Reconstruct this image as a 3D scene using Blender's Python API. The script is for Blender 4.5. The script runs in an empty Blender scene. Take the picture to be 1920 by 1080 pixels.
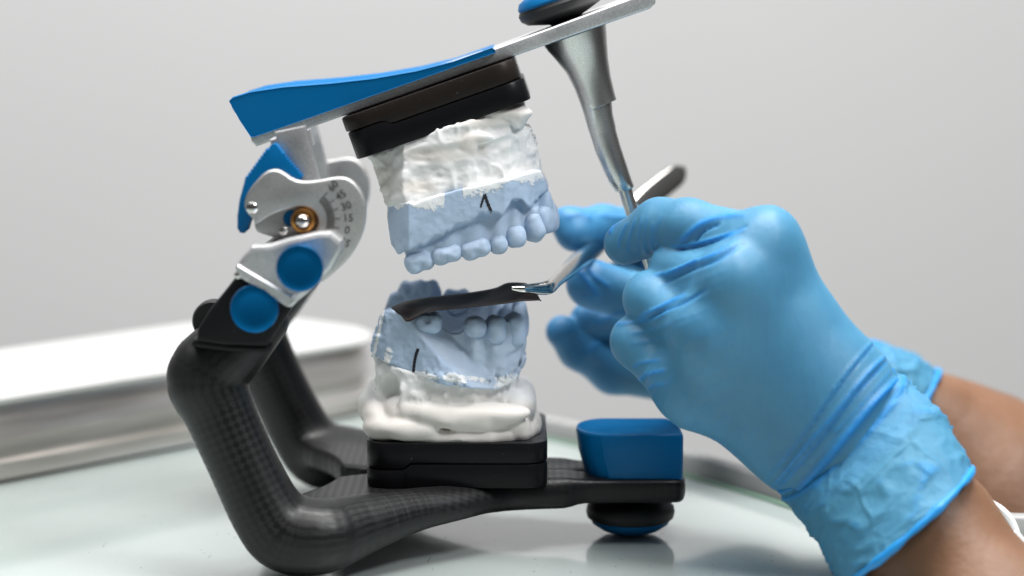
import bpy, bmesh, math, random
import numpy as np
from mathutils import Vector, Matrix
from mathutils.bvhtree import BVHTree
R = math.radians
random.seed(4); np.random.seed(4)
sc = bpy.context.scene
C = sc.collection
# ------------------------------------------------------------------ camera (all modelling in mm, scene in metres)
PITCH = 7.4; FPX = 4250.0; CD = 650.0
CH = CD*math.tan(R(PITCH+6.18))
cam = bpy.data.cameras.new('camera'); co = bpy.data.objects.new('camera', cam); C.objects.link(co)
co.location = (0, -CD*.001, CH*.001); co.rotation_euler = (R(90-PITCH), 0, 0)
cam.lens = FPX/1920*36; cam.sensor_width = 36; cam.clip_start = .02; cam.clip_end = 50
cam.dof.use_dof = True; cam.dof.aperture_fstop = 6.3
cam.dof.focus_distance = .630
sc.camera = co
# ------------------------------------------------------------------ world and lights
w = bpy.data.worlds.new('World'); sc.world = w; w.use_nodes = True
wn = w.node_tree; bgn = wn.nodes['Background']
tc = wn.nodes.new('ShaderNodeTexCoord'); sx = wn.nodes.new('ShaderNodeSeparateXYZ'); wr = wn.nodes.new('ShaderNodeValToRGB')
wn.links.new(tc.outputs['Generated'], sx.inputs[0]); wn.links.new(sx.outputs['Z'], wr.inputs[0]); wn.links.new(wr.outputs[0], bgn.inputs['Color'])
wr.color_ramp.elements[0].position = 0.05; wr.color_ramp.elements[0].color = (.26, .257, .25, 1)
wr.color_ramp.elements[1].position = .9; wr.color_ramp.elements[1].color = (.75, .77, .80, 1)
bgn.inputs['Strength'].default_value = .24
def area(name, loc, target, size, power, col=(1, 1, 1), sy=None):
    l = bpy.data.lights.new(name, 'AREA'); l.energy = power; l.size = size; l.color = col
    if sy: l.shape = 'RECTANGLE'; l.size_y = sy
    o = bpy.data.objects.new(name, l); C.objects.link(o); o.location = loc
    o.rotation_euler = (Vector(target)-Vector(loc)).to_track_quat('-Z', 'Y').to_euler()
    return o
area('ceiling_softbox', (.22, .05, 1.1), (0, .02, .08), .7, 15, (1, .985, .96), .5)
area('side_key', (.62, -.48, .92), (0, 0, .1), .26, 7.6, (.97, .985, 1))  # unseen key light from the front right, not a known window
area('wall_fill', (-.35, .15, 1.9), (-.1, 1.4, .05), 1.6, 55, (.985, .99, 1))  # added fill that brightens the back wall, no such fixture there
sc.view_settings.view_transform = 'Standard'; sc.view_settings.look = 'None'
sc.view_settings.exposure = 0; sc.view_settings.gamma = 1
sc.cycles.max_bounces = 8; sc.cycles.use_denoising = True

# ------------------------------------------------------------------ helpers
cp, sp_ = math.cos(R(PITCH)), math.sin(R(PITCH))
def W(px, py, Y):
    """photo position at depth Y (mm) -> world mm"""
    a = (px-960)/FPX; b = (540-py)/FPX
    dy = cp + b*sp_; dz = -sp_ + b*cp
    t = (Y+CD)/dy
    return np.array([a*t, Y, CH+dz*t])
def RR(r, Y): return r*(Y+CD)/FPX/cp
def ground(px, py, z=0):
    a = (px-960)/FPX; b = (540-py)/FPX
    dy = cp + b*sp_; dz = -sp_ + b*cp
    t = (z-CH)/dz
    return np.array([a*t, dy*t-CD, z])
def prj(P):
    X = P[:, 0]; y = P[:, 1]+CD; z = P[:, 2]-CH
    f = y*cp - z*sp_; u = y*sp_ + z*cp
    return np.stack([960+FPX*X/f, 540-FPX*u/f], 1)
def XZ(pts, Y): return [tuple(W(x, y, Y)[[0, 2]]) for x, y in pts]

def link(name, verts, faces, mat, parent=None, smooth=True, attr=None, sharp=None):
    """mesh object from world-mm vertices; origin at parent's base"""
    me = bpy.data.meshes.new(name)
    off = np.array(parent_world(parent))*1000 if parent else np.zeros(3)
    V = (np.asarray(verts, float)-off)*.001
    if isinstance(faces, np.ndarray):
        n = len(faces); k = faces.shape[1]
        me.vertices.add(len(V)); me.vertices.foreach_set('co', V.ravel())
        me.loops.add(n*k); me.loops.foreach_set('vertex_index', faces.ravel().astype(np.int32))
        me.polygons.add(n); me.polygons.foreach_set('loop_start', np.arange(0, n*k, k, dtype=np.int32))
        me.update(calc_edges=True)
    else:
        me.from_pydata(V.tolist(), [], [list(f) for f in faces]); me.update()
    me.validate()
    if smooth: me.polygons.foreach_set('use_smooth', [True]*len(me.polygons))
    if attr:
        for k, a in attr.items():
            at = me.attributes.new(k, 'FLOAT', 'POINT'); at.data.foreach_set('value', np.asarray(a, np.float32))
    if sharp:
        me.set_sharp_from_angle(angle=R(sharp))
    me.materials.append(mat)
    o = bpy.data.objects.new(name, me); C.objects.link(o)
    if parent: o.parent = parent
    return o
def parent_world(p):
    v = Vector((0, 0, 0))
    while p: v = v + p.location; p = p.parent
    return v
def tag(o, label=None, cat=None, group=None, kind=None):
    for k, v in (('label', label), ('category', cat), ('group', group), ('kind', kind)):
        if v: o[k] = v
    return o
def thing(name, loc, label, cat, group=None):
    o = bpy.data.objects.new(name, None); C.objects.link(o); o.empty_display_size = .01
    o.location = [v*.001 for v in loc]; return tag(o, label, cat, group)

def clean_normals(bm): bmesh.ops.recalc_face_normals(bm, faces=bm.faces)
def from_bm(name, bm, mat, parent, smooth=True, sharp=35):
    clean_normals(bm)
    bm.verts.index_update()
    o = link(name, [tuple(v.co) for v in bm.verts], [[v.index for v in f.verts] for f in bm.faces], mat, parent, smooth, None, sharp)
    bm.free(); return o
def slab(name, pts, Y0, Y1, mat, parent, bevel=.6, seg=3, ref=None, sharp=40, flip=False, fdx=0, fdz=0):
    """polygon traced in the photo at depth ref, extruded from Y0 (near) to Y1"""
    ref = Y0 if ref is None else ref
    q = XZ(pts, ref)
    bm = bmesh.new()
    a = [bm.verts.new((x, Y0, z)) for x, z in q]; b = [bm.verts.new((x, Y1, z)) for x, z in q]
    bm.faces.new(a); bm.faces.new(b[::-1])
    n = len(q)
    for i in range(n): bm.faces.new((a[i], b[i], b[(i+1) % n], a[(i+1) % n]))
    clean_normals(bm)
    if bevel:
        ed = [e for e in bm.edges if (abs(e.verts[0].co.y-Y0) < 1e-4 and abs(e.verts[1].co.y-Y0) < 1e-4) or (abs(e.verts[0].co.y-Y1) < 1e-4 and abs(e.verts[1].co.y-Y1) < 1e-4)]
        bmesh.ops.bevel(bm, geom=ed, offset=bevel, segments=seg, profile=.5, affect='EDGES', clamp_overlap=True)
    if flip:
        for v in bm.verts: v.co.y = -v.co.y; v.co.x += fdx; v.co.z += fdz
    return from_bm(name, bm, mat, parent, True, sharp)
def smooth_poly(pts, it=2):
    p = [np.array(x, float) for x in pts]
    for _ in range(it):
        q = []
        for i in range(len(p)):
            a, b = p[i], p[(i+1) % len(p)]
            q += [a*.75+b*.25, a*.25+b*.75]
        p = q
    return [tuple(x) for x in p]
def loft(name, rings, mat, parent, caps=True, sharp=50, attr=None):
    n = len(rings[0]); V = [p for r in rings for p in r]; F = []
    for i in range(len(rings)-1):
        for j in range(n):
            k = (j+1) % n
            F.append((i*n+j, i*n+k, (i+1)*n+k, (i+1)*n+j))
    if caps: F.append(tuple(range(n))[::-1]); F.append(tuple(range((len(rings)-1)*n, len(rings)*n)))
    bm = bmesh.new(); vs = [bm.verts.new(v) for v in V]
    for f in F: bm.faces.new([vs[i] for i in f])
    return from_bm(name, bm, mat, parent, True, sharp)
def lathe(name, c, axis, prof, mat, parent, n=48, sharp=40):
    """prof = [(r, h)] along axis from c"""
    ax = Vector(axis).normalized(); u = ax.orthogonal().normalized(); v = ax.cross(u)
    rings = []
    for r, h in prof:
        r = max(r, .01)
        rings.append([tuple(Vector(c)+ax*h+(u*math.cos(t)+v*math.sin(t))*r) for t in [2*math.pi*i/n for i in range(n)]])
    return loft(name, rings, mat, parent, True, sharp)
def tube(name, pts, mat, parent, n=16, squash=None):
    """pts = [(xyz, r)]"""
    P = [Vector(p) for p, r in pts]; rings = []
    for i, (p, r) in enumerate(pts):
        d = (P[min(i+1, len(P)-1)]-P[max(i-1, 0)]).normalized()
        u = d.cross(Vector((0, 1, 0))); 
        if u.length < .01: u = d.orthogonal()
        u.normalize(); v = d.cross(u)
        ru, rv = (r, r) if np.isscalar(r) else r
        rings.append([tuple(P[i]+u*math.cos(t)*ru+v*math.sin(t)*rv) for t in [2*math.pi*k/n for k in range(n)]])
    return loft(name, rings, mat, parent)
def spline(pts, n=6):
    p = [np.array(x, float) for x in pts]; out = []
    for i in range(len(p)-1):
        a = p[max(i-1, 0)]; b = p[i]; c = p[i+1]; d = p[min(i+2, len(p)-1)]
        for k in range(n):
            t = k/n
            out.append(.5*((2*b)+(c-a)*t+(2*a-5*b+4*c-d)*t*t+(3*b-a-3*c+d)*t**3))
    out.append(p[-1]); return out

# --------------------------------------------------- implicit shapes
def vnoise(P, f, seed=0):
    q = P*f; i = np.floor(q).astype(np.int64); t = q-i; t = t*t*(3-2*t)
    def h(a, b, c):
        x = (a*374761393+b*668265263+c*2147483647+seed*974711) & 0xffffffff
        x = ((x ^ (x >> 13))*1274126177) & 0xffffffff
        return ((x ^ (x >> 16)) & 0xffff)/32767.5-1
    r = 0
    for a in (0, 1):
        for b in (0, 1):
            for c in (0, 1):
                wgt = (t[:, 0] if a else 1-t[:, 0])*(t[:, 1] if b else 1-t[:, 1])*(t[:, 2] if c else 1-t[:, 2])
                r = r+wgt*h(i[:, 0]+a, i[:, 1]+b, i[:, 2]+c)
    return r
def fbm(P, f, o=3, seed=0): return sum(vnoise(P, f*2**k, seed+k)*.5**k for k in range(o))
def smin(a, b, k):
    h = np.maximum(k-np.abs(a-b), 0)/k
    return np.minimum(a, b)-h*h*k*.25
def smax(a, b, k): return -smin(-a, -b, k)
def rc(P, a, b, r1, r2):
    a = np.asarray(a); ba = np.asarray(b)-a; pa = P-a
    h = np.clip(pa@ba/(ba@ba), 0, 1)
    return np.linalg.norm(pa-h[:, None]*ba, axis=1)-(r1+(r2-r1)*h)
def ell(P, c, r):
    q = P-np.asarray(c); r = np.asarray(r, float)
    k0 = np.linalg.norm(q/r, axis=1); k1 = np.linalg.norm(q/(r*r), axis=1)+1e-9
    return k0*(k0-1)/k1
def rbox(P, c, b, r):
    q = np.abs(P-np.asarray(c))-(np.asarray(b)-r)
    return np.linalg.norm(np.maximum(q, 0), axis=1)+np.minimum(q.max(1), 0)-r
def psdf(p, poly):
    v = np.asarray(poly, float); d = np.full(len(p), 1e18); s = np.ones(len(p))
    for i in range(len(v)):
        j = i-1; e = v[j]-v[i]; ww = p-v[i]
        b = ww-e*np.clip(ww@e/(e@e), 0, 1)[:, None]
        d = np.minimum(d, (b*b).sum(1))
        c1 = p[:, 1] >= v[i][1]; c2 = p[:, 1] < v[j][1]; c3 = e[0]*ww[:, 1] > e[1]*ww[:, 0]
        allc = (c1 & c2 & c3) | (~c1 & ~c2 & ~c3)
        s = np.where(allc, -s, s)
    return s*np.sqrt(d)
def nets(fn, lo, hi, h):
    lo = np.asarray(lo, float); B = 4
    nb = np.ceil((np.asarray(hi)-lo)/(h*B)).astype(int)
    n = nb*B
    g = np.stack(np.meshgrid(*[np.arange(k) for k in nb], indexing='ij'), -1).reshape(-1, 3)
    cc = lo+(g*B+(B-1)/2)*h
    fc = ev(fn, cc)
    act = np.abs(fc) < h*B*1.35+.6
    V = np.repeat(np.repeat(np.repeat(fc.reshape(nb), B, 0), B, 1), B, 2).astype(np.float32)
    loc = np.stack(np.meshgrid(*[np.arange(B)]*3, indexing='ij'), -1).reshape(-1, 3)
    ga = g[act]
    idx = (ga[:, None, :]*B+loc[None]).reshape(-1, 3)
    V[idx[:, 0], idx[:, 1], idx[:, 2]] = ev(fn, lo+idx*h)
    S = V < 0
    cs = [(a, b, c) for a in (0, 1) for b in (0, 1) for c in (0, 1)]
    sl = lambda A, o: A[o[0]:n[0]-1+o[0], o[1]:n[1]-1+o[1], o[2]:n[2]-1+o[2]]
    cnt = sum(sl(S, c).astype(np.int8) for c in cs)
    cell = (cnt > 0) & (cnt < 8)
    ci = np.argwhere(cell)
    acc = np.zeros((len(ci), 3)); num = np.zeros(len(ci))
    for a in cs:
        for ax in range(3):
            if a[ax]: continue
            b = list(a); b[ax] = 1
            va = V[ci[:, 0]+a[0], ci[:, 1]+a[1], ci[:, 2]+a[2]]; vb = V[ci[:, 0]+b[0], ci[:, 1]+b[1], ci[:, 2]+b[2]]
            m = (va < 0) != (vb < 0)
            t = np.where(m, va/(va-vb+1e-12), 0)
            p = np.tile(np.array(a, float), (len(ci), 1)); p[:, ax] += t
            acc += p*m[:, None]; num += m
    verts = lo+(ci+acc/num[:, None])*h
    ids = -np.ones(n-1, dtype=np.int64); ids[ci[:, 0], ci[:, 1], ci[:, 2]] = np.arange(len(ci))
    F = []
    for ax in range(3):
        o1 = [0, 0, 0]; o1[ax] = 1
        A = S[tuple(slice(0, n[k]-1) if k == ax else slice(1, n[k]-1) for k in range(3))]
        Bb = S[tuple(slice(1, n[k]) if k == ax else slice(1, n[k]-1) for k in range(3))]
        e = np.argwhere(A != Bb)
        if not len(e): continue
        sgn = A[e[:, 0], e[:, 1], e[:, 2]]
        for k in range(3):
            if k != ax: e[:, k] += 1
        u, v = [(1, 2), (2, 0), (0, 1)][ax]
        def at(du, dv):
            q = e.copy(); q[:, u] -= du; q[:, v] -= dv
            return ids[q[:, 0], q[:, 1], q[:, 2]]
        q = np.stack([at(1, 1), at(0, 1), at(0, 0), at(1, 0)], 1)
        q[~sgn] = q[~sgn][:, ::-1]
        F.append(q[(q >= 0).all(1)])
    F = np.concatenate(F)
    for _ in range(2):                       # settle the vertices on the surface
        f0 = ev(fn, verts); gr = grad(fn, verts)
        verts = verts-gr*np.clip(f0, -h, h)[:, None]*.8
    return verts, F
def ev(fn, P):
    return np.concatenate([fn(P[i:i+400000]) for i in range(0, len(P), 400000)])
def grad(fn, P, e=.12):
    g = np.stack([ev(fn, P+np.eye(3)[k]*e)-ev(fn, P-np.eye(3)[k]*e) for k in range(3)], 1)
    return g/(np.linalg.norm(g, axis=1)[:, None]+1e-9)
def pl_dist(Q, pl):
    """distance in photo pixels to a polyline, and position along it (0..1)"""
    d = np.full(len(Q), 1e9); s = np.zeros(len(Q)); pl = np.asarray(pl, float)
    for i in range(len(pl)-1):
        a = pl[i]; e = pl[i+1]-a; t = np.clip((Q-a)@e/(e@e), 0, 1)
        dd = np.linalg.norm(Q-a-t[:, None]*e, axis=1); m = dd < d
        d = np.where(m, dd, d); s = np.where(m, (i+t)/(len(pl)-1), s)
    return d, s

# ------------------------------------------------------------------ materials
def M(name, col, rough=.5, metal=0, spec=.5, **kw):
    m = bpy.data.materials.new(name); m.use_nodes = True; b = m.node_tree.nodes['Principled BSDF']
    b.inputs['Base Color'].default_value = (*col, 1); b.inputs['Roughness'].default_value = rough
    b.inputs['Metallic'].default_value = metal; b.inputs['Specular IOR Level'].default_value = spec
    for k, v in kw.items(): b.inputs[k.replace('_', ' ')].default_value = v
    return m
def N(m, typ, **kw):
    n = m.node_tree.nodes.new('ShaderNode'+typ)
    for k, v in kw.items(): setattr(n, k, v)
    return n
def L(m, a, b): m.node_tree.links.new(a, b)
def P_(m): return m.node_tree.nodes['Principled BSDF']
def ocoord(m, scale=(1, 1, 1), rot=(0, 0, 0)):
    t = N(m, 'TexCoord'); mp = N(m, 'Mapping'); mp.inputs['Scale'].default_value = scale; mp.inputs['Rotation'].default_value = rot
    L(m, t.outputs['Object'], mp.inputs[0]); return mp.outputs[0]
def noise(m, vec, scale, detail=4, rough=.55):
    n = N(m, 'TexNoise'); n.inputs['Scale'].default_value = scale; n.inputs['Detail'].default_value = detail; n.inputs['Roughness'].default_value = rough
    L(m, vec, n.inputs['Vector']); return n.outputs['Fac']
def ramp(m, fac, stops):
    r = N(m, 'ValToRGB'); e = r.color_ramp.elements
    while len(e) < len(stops): e.new(.5)
    for i, (p, c) in enumerate(stops): e[i].position = p; e[i].color = (*c, 1) if not np.isscalar(c) else (c, c, c, 1)
    L(m, fac, r.inputs[0]); return r.outputs[0]
def bump(m, h, strength, dist, prev=None):
    b = N(m, 'Bump'); b.inputs['Strength'].default_value = strength; b.inputs['Distance'].default_value = dist
    L(m, h, b.inputs['Height'])
    if prev: L(m, prev, b.inputs['Normal'])
    return b.outputs[0]
def mixc(m, fac, a, b, mode='MIX'):
    x = N(m, 'Mix', data_type='RGBA', blend_type=mode)
    for sck, v in ((0, fac), (6, a), (7, b)):
        if isinstance(v, (tuple, float, int)):
            x.inputs[sck].default_value = v if sck == 0 else (*v, 1)
        else: L(m, v, x.inputs[sck])
    return x.outputs[2]
def attrn(m, name): a = N(m, 'Attribute', attribute_name=name); return a.outputs['Fac']

mt = {}
def alu(name, col, rough, grain=2500, bs=.15):
    m = M(name, col, rough, 1.0)
    v = ocoord(m); n = noise(m, v, grain, 2)
    L(m, ramp(m, n, [(.3, tuple(c*.82 for c in col)), (.7, tuple(min(1, c*1.12) for c in col))]), P_(m).inputs['Base Color'])
    L(m, bump(m, n, bs, .00006), P_(m).inputs['Normal'])
    n2 = noise(m, v, 60, 3); L(m, ramp(m, n2, [(.3, rough*.85), (.7, min(1, rough*1.2))]), P_(m).inputs['Roughness'])
    return m
mt['alu'] = alu('blasted_aluminium', (.62, .62, .625), .5)
mt['alu_plate'] = alu('satin_aluminium', (.50, .497, .49), .5, 3500, .08)
mt['alu_pin'] = alu('pin_aluminium', (.60, .60, .59), .30, 3000, .1)
mt['steel'] = alu('polished_steel', (.62, .60, .58), .13, 1200, .02)
mt['brass'] = M('bronze', (.62, .30, .09), .3, 1)
m = mt['blue'] = M('blue_plastic', (.0, .125, .33), .42, 0, .16)
v = ocoord(m); L(m, bump(m, noise(m, v, 1800, 2), .12, .00005), P_(m).inputs['Normal'])
L(m, ramp(m, noise(m, v, 90, 4), [(.35, .36), (.7, .48)]), P_(m).inputs['Roughness'])
m = mt['blue_metal'] = M('blue_anodised_aluminium', (.0, .17, .46), .27, .85)
v = ocoord(m); L(m, bump(m, noise(m, v, 2500, 2), .08, .00005), P_(m).inputs['Normal'])
def blackm(name, col, rough):
    m = M(name, col, rough, 0, .13)
    v = ocoord(m, (1, 1, 14)); n = noise(m, v, 260, 4)
    L(m, ramp(m, n, [(.35, rough*.92), (.7, rough*1.15)]), P_(m).inputs['Roughness'])
    v2 = ocoord(m); sp = noise(m, v2, 900, 1)
    L(m, mixc(m, ramp(m, sp, [(.77, 0.), (.80, .35)]), col, (.12, .12, .115)), P_(m).inputs['Base Color'])
    return m
mt['black'] = blackm('black_anodised', (.007, .007, .008), .30)
mt['black_warm'] = blackm('black_anodised_warm', (.018, .014, .012), .34)  # brown tint puts a warm reflection into the upper plate's black
mt['black_matt'] = blackm('black_matt_plastic', (.011, .011, .012), .42)
mt['rubber'] = M('black_rubber', (.008, .008, .009), .5)
# carbon weave
m = mt['carbon'] = M('carbon_weave', (.02, .02, .02), .36, 0, .38)
cmb = N(m, 'CombineXYZ'); L(m, attrn(m, 'wu'), cmb.inputs[0]); L(m, attrn(m, 'wv'), cmb.inputs[1])
mpw = N(m, 'Mapping'); mpw.inputs['Rotation'].default_value = (0, 0, R(45)); mpw.inputs['Location'].default_value = (.3, .3, .5); L(m, cmb.outputs[0], mpw.inputs[0])
ck = N(m, 'TexChecker'); ck.inputs['Scale'].default_value = .62; L(m, mpw.outputs[0], ck.inputs['Vector'])
nz = noise(m, ocoord(m), 45, 3)
ckw = mixc(m, 1.0, ck.outputs['Color'], (1, 1, 1), 'MULTIPLY'); ck.inputs['Color1'].default_value = (.005, .005, .0055, 1); ck.inputs['Color2'].default_value = (.016, .0155, .015, 1)
L(m, mixc(m, ramp(m, nz, [(.35, 0.), (.65, 1.)]), ck.outputs['Color'], (.008, .008, .0085)), P_(m).inputs['Base Color'])
L(m, ramp(m, ck.outputs['Fac'], [(0, .47), (1, .37)]), P_(m).inputs['Roughness'])
L(m, bump(m, noise(m, ocoord(m), 1100, 3), .10, .0001, bump(m, ck.outputs['Fac'], .06, .00006)), P_(m).inputs['Normal'])
# stone and plaster
def stone(name, blue, white):
    m = M(name, blue, .72, 0, .25)
    v = ocoord(m); n1 = noise(m, v, 160, 6, .6); n2 = noise(m, v, 1200, 4, .6); n3 = noise(m, v, 2200, 2)
    base = ramp(m, n1, [(.25, tuple(c*.86 for c in blue)), (.75, tuple(min(1, c*1.1) for c in blue))])
    base = mixc(m, ramp(m, n3, [(.70, 0.), (.78, .45)]), base, tuple(min(1, c*1.45+.05) for c in blue))
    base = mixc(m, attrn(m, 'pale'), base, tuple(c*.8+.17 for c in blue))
    a = attrn(m, 'smear')
    ad = N(m, 'Math', operation='ADD'); L(m, a, ad.inputs[0])
    mu = N(m, 'Math', operation='MULTIPLY_ADD'); L(m, n2, mu.inputs[0]); mu.inputs[1].default_value = .9; mu.inputs[2].default_value = -.45; L(m, mu.outputs[0], ad.inputs[1])
    sm = ramp(m, ad.outputs[0], [(.42, 0.), (.60, 1.)])
    L(m, mixc(m, sm, base, white), P_(m).inputs['Base Color'])
    L(m, bump(m, n2, .35, .0002, bump(m, sm, .5, .00025, bump(m, n1, .3, .0005))), P_(m).inputs['Normal'])
    return m
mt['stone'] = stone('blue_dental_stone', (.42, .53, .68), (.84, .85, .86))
mt['stone_tooth'] = stone('blue_stone_teeth', (.44, .55, .70), (.72, .77, .84))
m = mt['plaster'] = M('white_plaster', (.72, .71, .69), .62, 0, .3)
v = ocoord(m); n1 = noise(m, v, 130, 7, .62); n2 = noise(m, v, 900, 4, .6)
sm = attrn(m, 'smear')        # 1 = smooth creamy plaster, 0 = rough dry plaster
rough_h = bump(m, n2, .30, .0002, bump(m, n1, .35, .0009))
smooth_h = bump(m, n1, .08, .0006)
mx = N(m, 'Mix', data_type='VECTOR'); L(m, sm, mx.inputs[0]); L(m, rough_h, mx.inputs[4]); L(m, smooth_h, mx.inputs[5]); L(m, mx.outputs[1], P_(m).inputs['Normal'])
pits = N(m, 'TexVoronoi'); pits.inputs['Scale'].default_value = 210; L(m, v, pits.inputs['Vector'])
cream = mixc(m, sm, (.84, .835, .825), (.76, .715, .67))
L(m, mixc(m, ramp(m, pits.outputs['Distance'], [(.035, .6), (.06, 0.)]), cream, (.35, .32, .30)), P_(m).inputs['Base Color'])
L(m, ramp(m, sm, [(0, .8), (1, .42)]), P_(m).inputs['Roughness'])
mt['marker'] = M('dark_marker_ink', (.012, .010, .018), .6)
m = mt['ink'] = M('engraved_ink', (.06, .058, .055), .6)
# gloves and skin
def glove_mat(name, wr):
    m = M(name, (.08, .36, .66), .40, 0, .45, Subsurface_Weight=.25, Subsurface_Radius=(.0015, .003, .005), Subsurface_Scale=1)
    P_(m).inputs['Roughness'].default_value = .62 if wr else .5
    P_(m).inputs['Specular IOR Level'].default_value = .3 if wr else .45
    v = ocoord(m); n = noise(m, v, 55, 3)
    a = attrn(m, 'fold')
    c = mixc(m, ramp(m, n, [(.3, 0.), (.7, 1.)]), (.048, .195, .335), (.066, .238, .390))
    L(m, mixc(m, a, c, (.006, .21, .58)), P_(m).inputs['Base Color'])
    nn = noise(m, v, 3200, 2)
    b = bump(m, nn, .10, .00005)
    vs = ocoord(m, (1, 1, .10), (0, R(-38), 0)); st = noise(m, vs, 420, 3, .6); b = bump(m, st, .22, .00035, b)
    vs2 = ocoord(m, (1, 1, .22), (0, R(50), 0)); st2 = noise(m, vs2, 150, 3, .6); b = bump(m, ramp(m, st2, [(.45, 0.), (.75, 1.)]), .16, .0008, b)
    if wr:
        d = noise(m, v, 40, 2)
        nv = N(m, 'TexVoronoi', feature='DISTANCE_TO_EDGE'); nv.inputs['Scale'].default_value = 75
        mp = N(m, 'Mapping'); mp.inputs['Scale'].default_value = (1, 1, .55); mp.inputs['Rotation'].default_value = (0, R(40), 0)
        wob = N(m, 'VectorMath', operation='ADD'); tcx = N(m, 'TexCoord'); nzc = N(m, 'TexNoise'); nzc.inputs['Scale'].default_value = 60
        L(m, tcx.outputs['Object'], nzc.inputs['Vector']); sc_ = N(m, 'VectorMath', operation='SCALE'); L(m, nzc.outputs['Color'], sc_.inputs[0]); sc_.inputs['Scale'].default_value = .012
        L(m, tcx.outputs['Object'], wob.inputs[0]); L(m, sc_.outputs[0], wob.inputs[1]); L(m, wob.outputs[0], mp.inputs[0]); L(m, mp.outputs[0], nv.inputs['Vector'])
        rr = ramp(m, nv.outputs['Distance'], [(0, 1.), (.10, .0)])
        b = bump(m, rr, .45, .0007, bump(m, noise(m, v, 170, 5, .65), .5, .0010, b))
    L(m, b, P_(m).inputs['Normal'])
    return m
mt['glove'] = glove_mat('blue_nitrile', False); mt['cuff'] = glove_mat('blue_nitrile_cuff', True)
m = mt['skin'] = M('skin', (.45, .235, .15), .48, 0, .35, Subsurface_Weight=.35, Subsurface_Radius=(.006, .003, .0018), Subsurface_Scale=1)
v = ocoord(m); n = noise(m, v, 35, 4); L(m, ramp(m, n, [(.3, (.145, .071, .038)), (.7, (.215, .110, .062))]), P_(m).inputs['Base Color'])
vo = N(m, 'TexVoronoi'); vo.inputs['Scale'].default_value = 700; L(m, v, vo.inputs['Vector'])
L(m, bump(m, noise(m, v, 500, 5, .65), .4, .0004, bump(m, vo.outputs['Distance'], .25, .00025, bump(m, noise(m, ocoord(m, (1, 1, .3), (0, R(-35), 0)), 90, 4), .35, .0010))), P_(m).inputs['Normal'])
L(m, ramp(m, noise(m, v, 120, 4), [(.3, .42), (.7, .6)]), P_(m).inputs['Roughness'])
m = mt['paper'] = M('articulating_foil', (.020, .012, .010), .5, 0, .15)
v = ocoord(m, (1, 3, 1)); n = noise(m, v, 110, 4)
L(m, ramp(m, n, [(.35, (.004, .0035, .004)), (.62, (.013, .009, .008)), (.85, (.04, .024, .018))]), P_(m).inputs['Base Color'])
L(m, bump(m, noise(m, v, 160, 3), .15, .0004), P_(m).inputs['Normal'])
# setting
m = mt['glass_top'] = M('frosted_glass_top', (.52, .58, .555), .16, 0, .5, Coat_Weight=.6, Coat_Roughness=.04)
v = ocoord(m); n = noise(m, v, 9, 3)
L(m, ramp(m, n, [(.3, (.355, .415, .395)), (.7, (.42, .46, .445))]), P_(m).inputs['Base Color'])
def scratch(rot, sc, th):
    mp = N(m, 'Mapping'); mp.inputs['Rotation'].default_value = (0, 0, R(rot)); mp.inputs['Scale'].default_value = (1, .035, 1)
    t = N(m, 'TexCoord'); nz2 = N(m, 'TexNoise'); nz2.inputs['Scale'].default_value = 22
    L(m, t.outputs['Object'], nz2.inputs['Vector'])
    s2 = N(m, 'VectorMath', operation='SCALE'); s2.inputs['Scale'].default_value = .03; L(m, nz2.outputs['Color'], s2.inputs[0])
    ad = N(m, 'VectorMath', operation='ADD'); L(m, t.outputs['Object'], ad.inputs[0]); L(m, s2.outputs[0], ad.inputs[1])
    L(m, ad.outputs[0], mp.inputs[0])
    vo = N(m, 'TexVoronoi'); vo.inputs['Scale'].default_value = sc; L(m, mp.outputs[0], vo.inputs['Vector'])
    return ramp(m, vo.outputs['Distance'], [(th*.4, 1.), (th, 0.)])
s = None
for rot, scl, th in ((20, 230, .075), (-50, 260, .07), (75, 200, .07), (-10, 300, .065)):
    x = scratch(rot, scl, th); s = x if s is None else mixc(m, 1.0, s, x, 'LIGHTEN')
L(m, mixc(m, mixc(m, 1.0, s, (.8, .8, .8), 'MULTIPLY'), ramp(m, n, [(.3, (.355, .415, .395)), (.7, (.42, .46, .445))]), (.22, .25, .235)), P_(m).inputs['Base Color'])
L(m, bump(m, s, .1, .0001), P_(m).inputs['Normal'])
mt['rim'] = M('table_rim_paint', (.29, .29, .285), .45)
mt['rim_green'] = M('glass_edge', (.13, .22, .16), .2)
mt['white'] = M('white_enamel', (.47, .47, .46), .55)
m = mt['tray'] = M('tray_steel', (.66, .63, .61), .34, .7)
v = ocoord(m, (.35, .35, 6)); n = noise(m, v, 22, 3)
L(m, ramp(m, n, [(.3, (.33, .30, .28)), (.5, (.56, .52, .49)), (.7, (.78, .77, .78))]), P_(m).inputs['Base Color'])  # horizontal grey-brown bands: reflections painted into the steel colour
m = mt['wall'] = M('wall_paint', (.70, .70, .695), .9, 0, .1)
v = ocoord(m); L(m, ramp(m, noise(m, v, 1.5, 3), [(.3, (.68, .68, .675)), (.7, (.71, .71, .705))]), P_(m).inputs['Base Color'])

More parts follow.
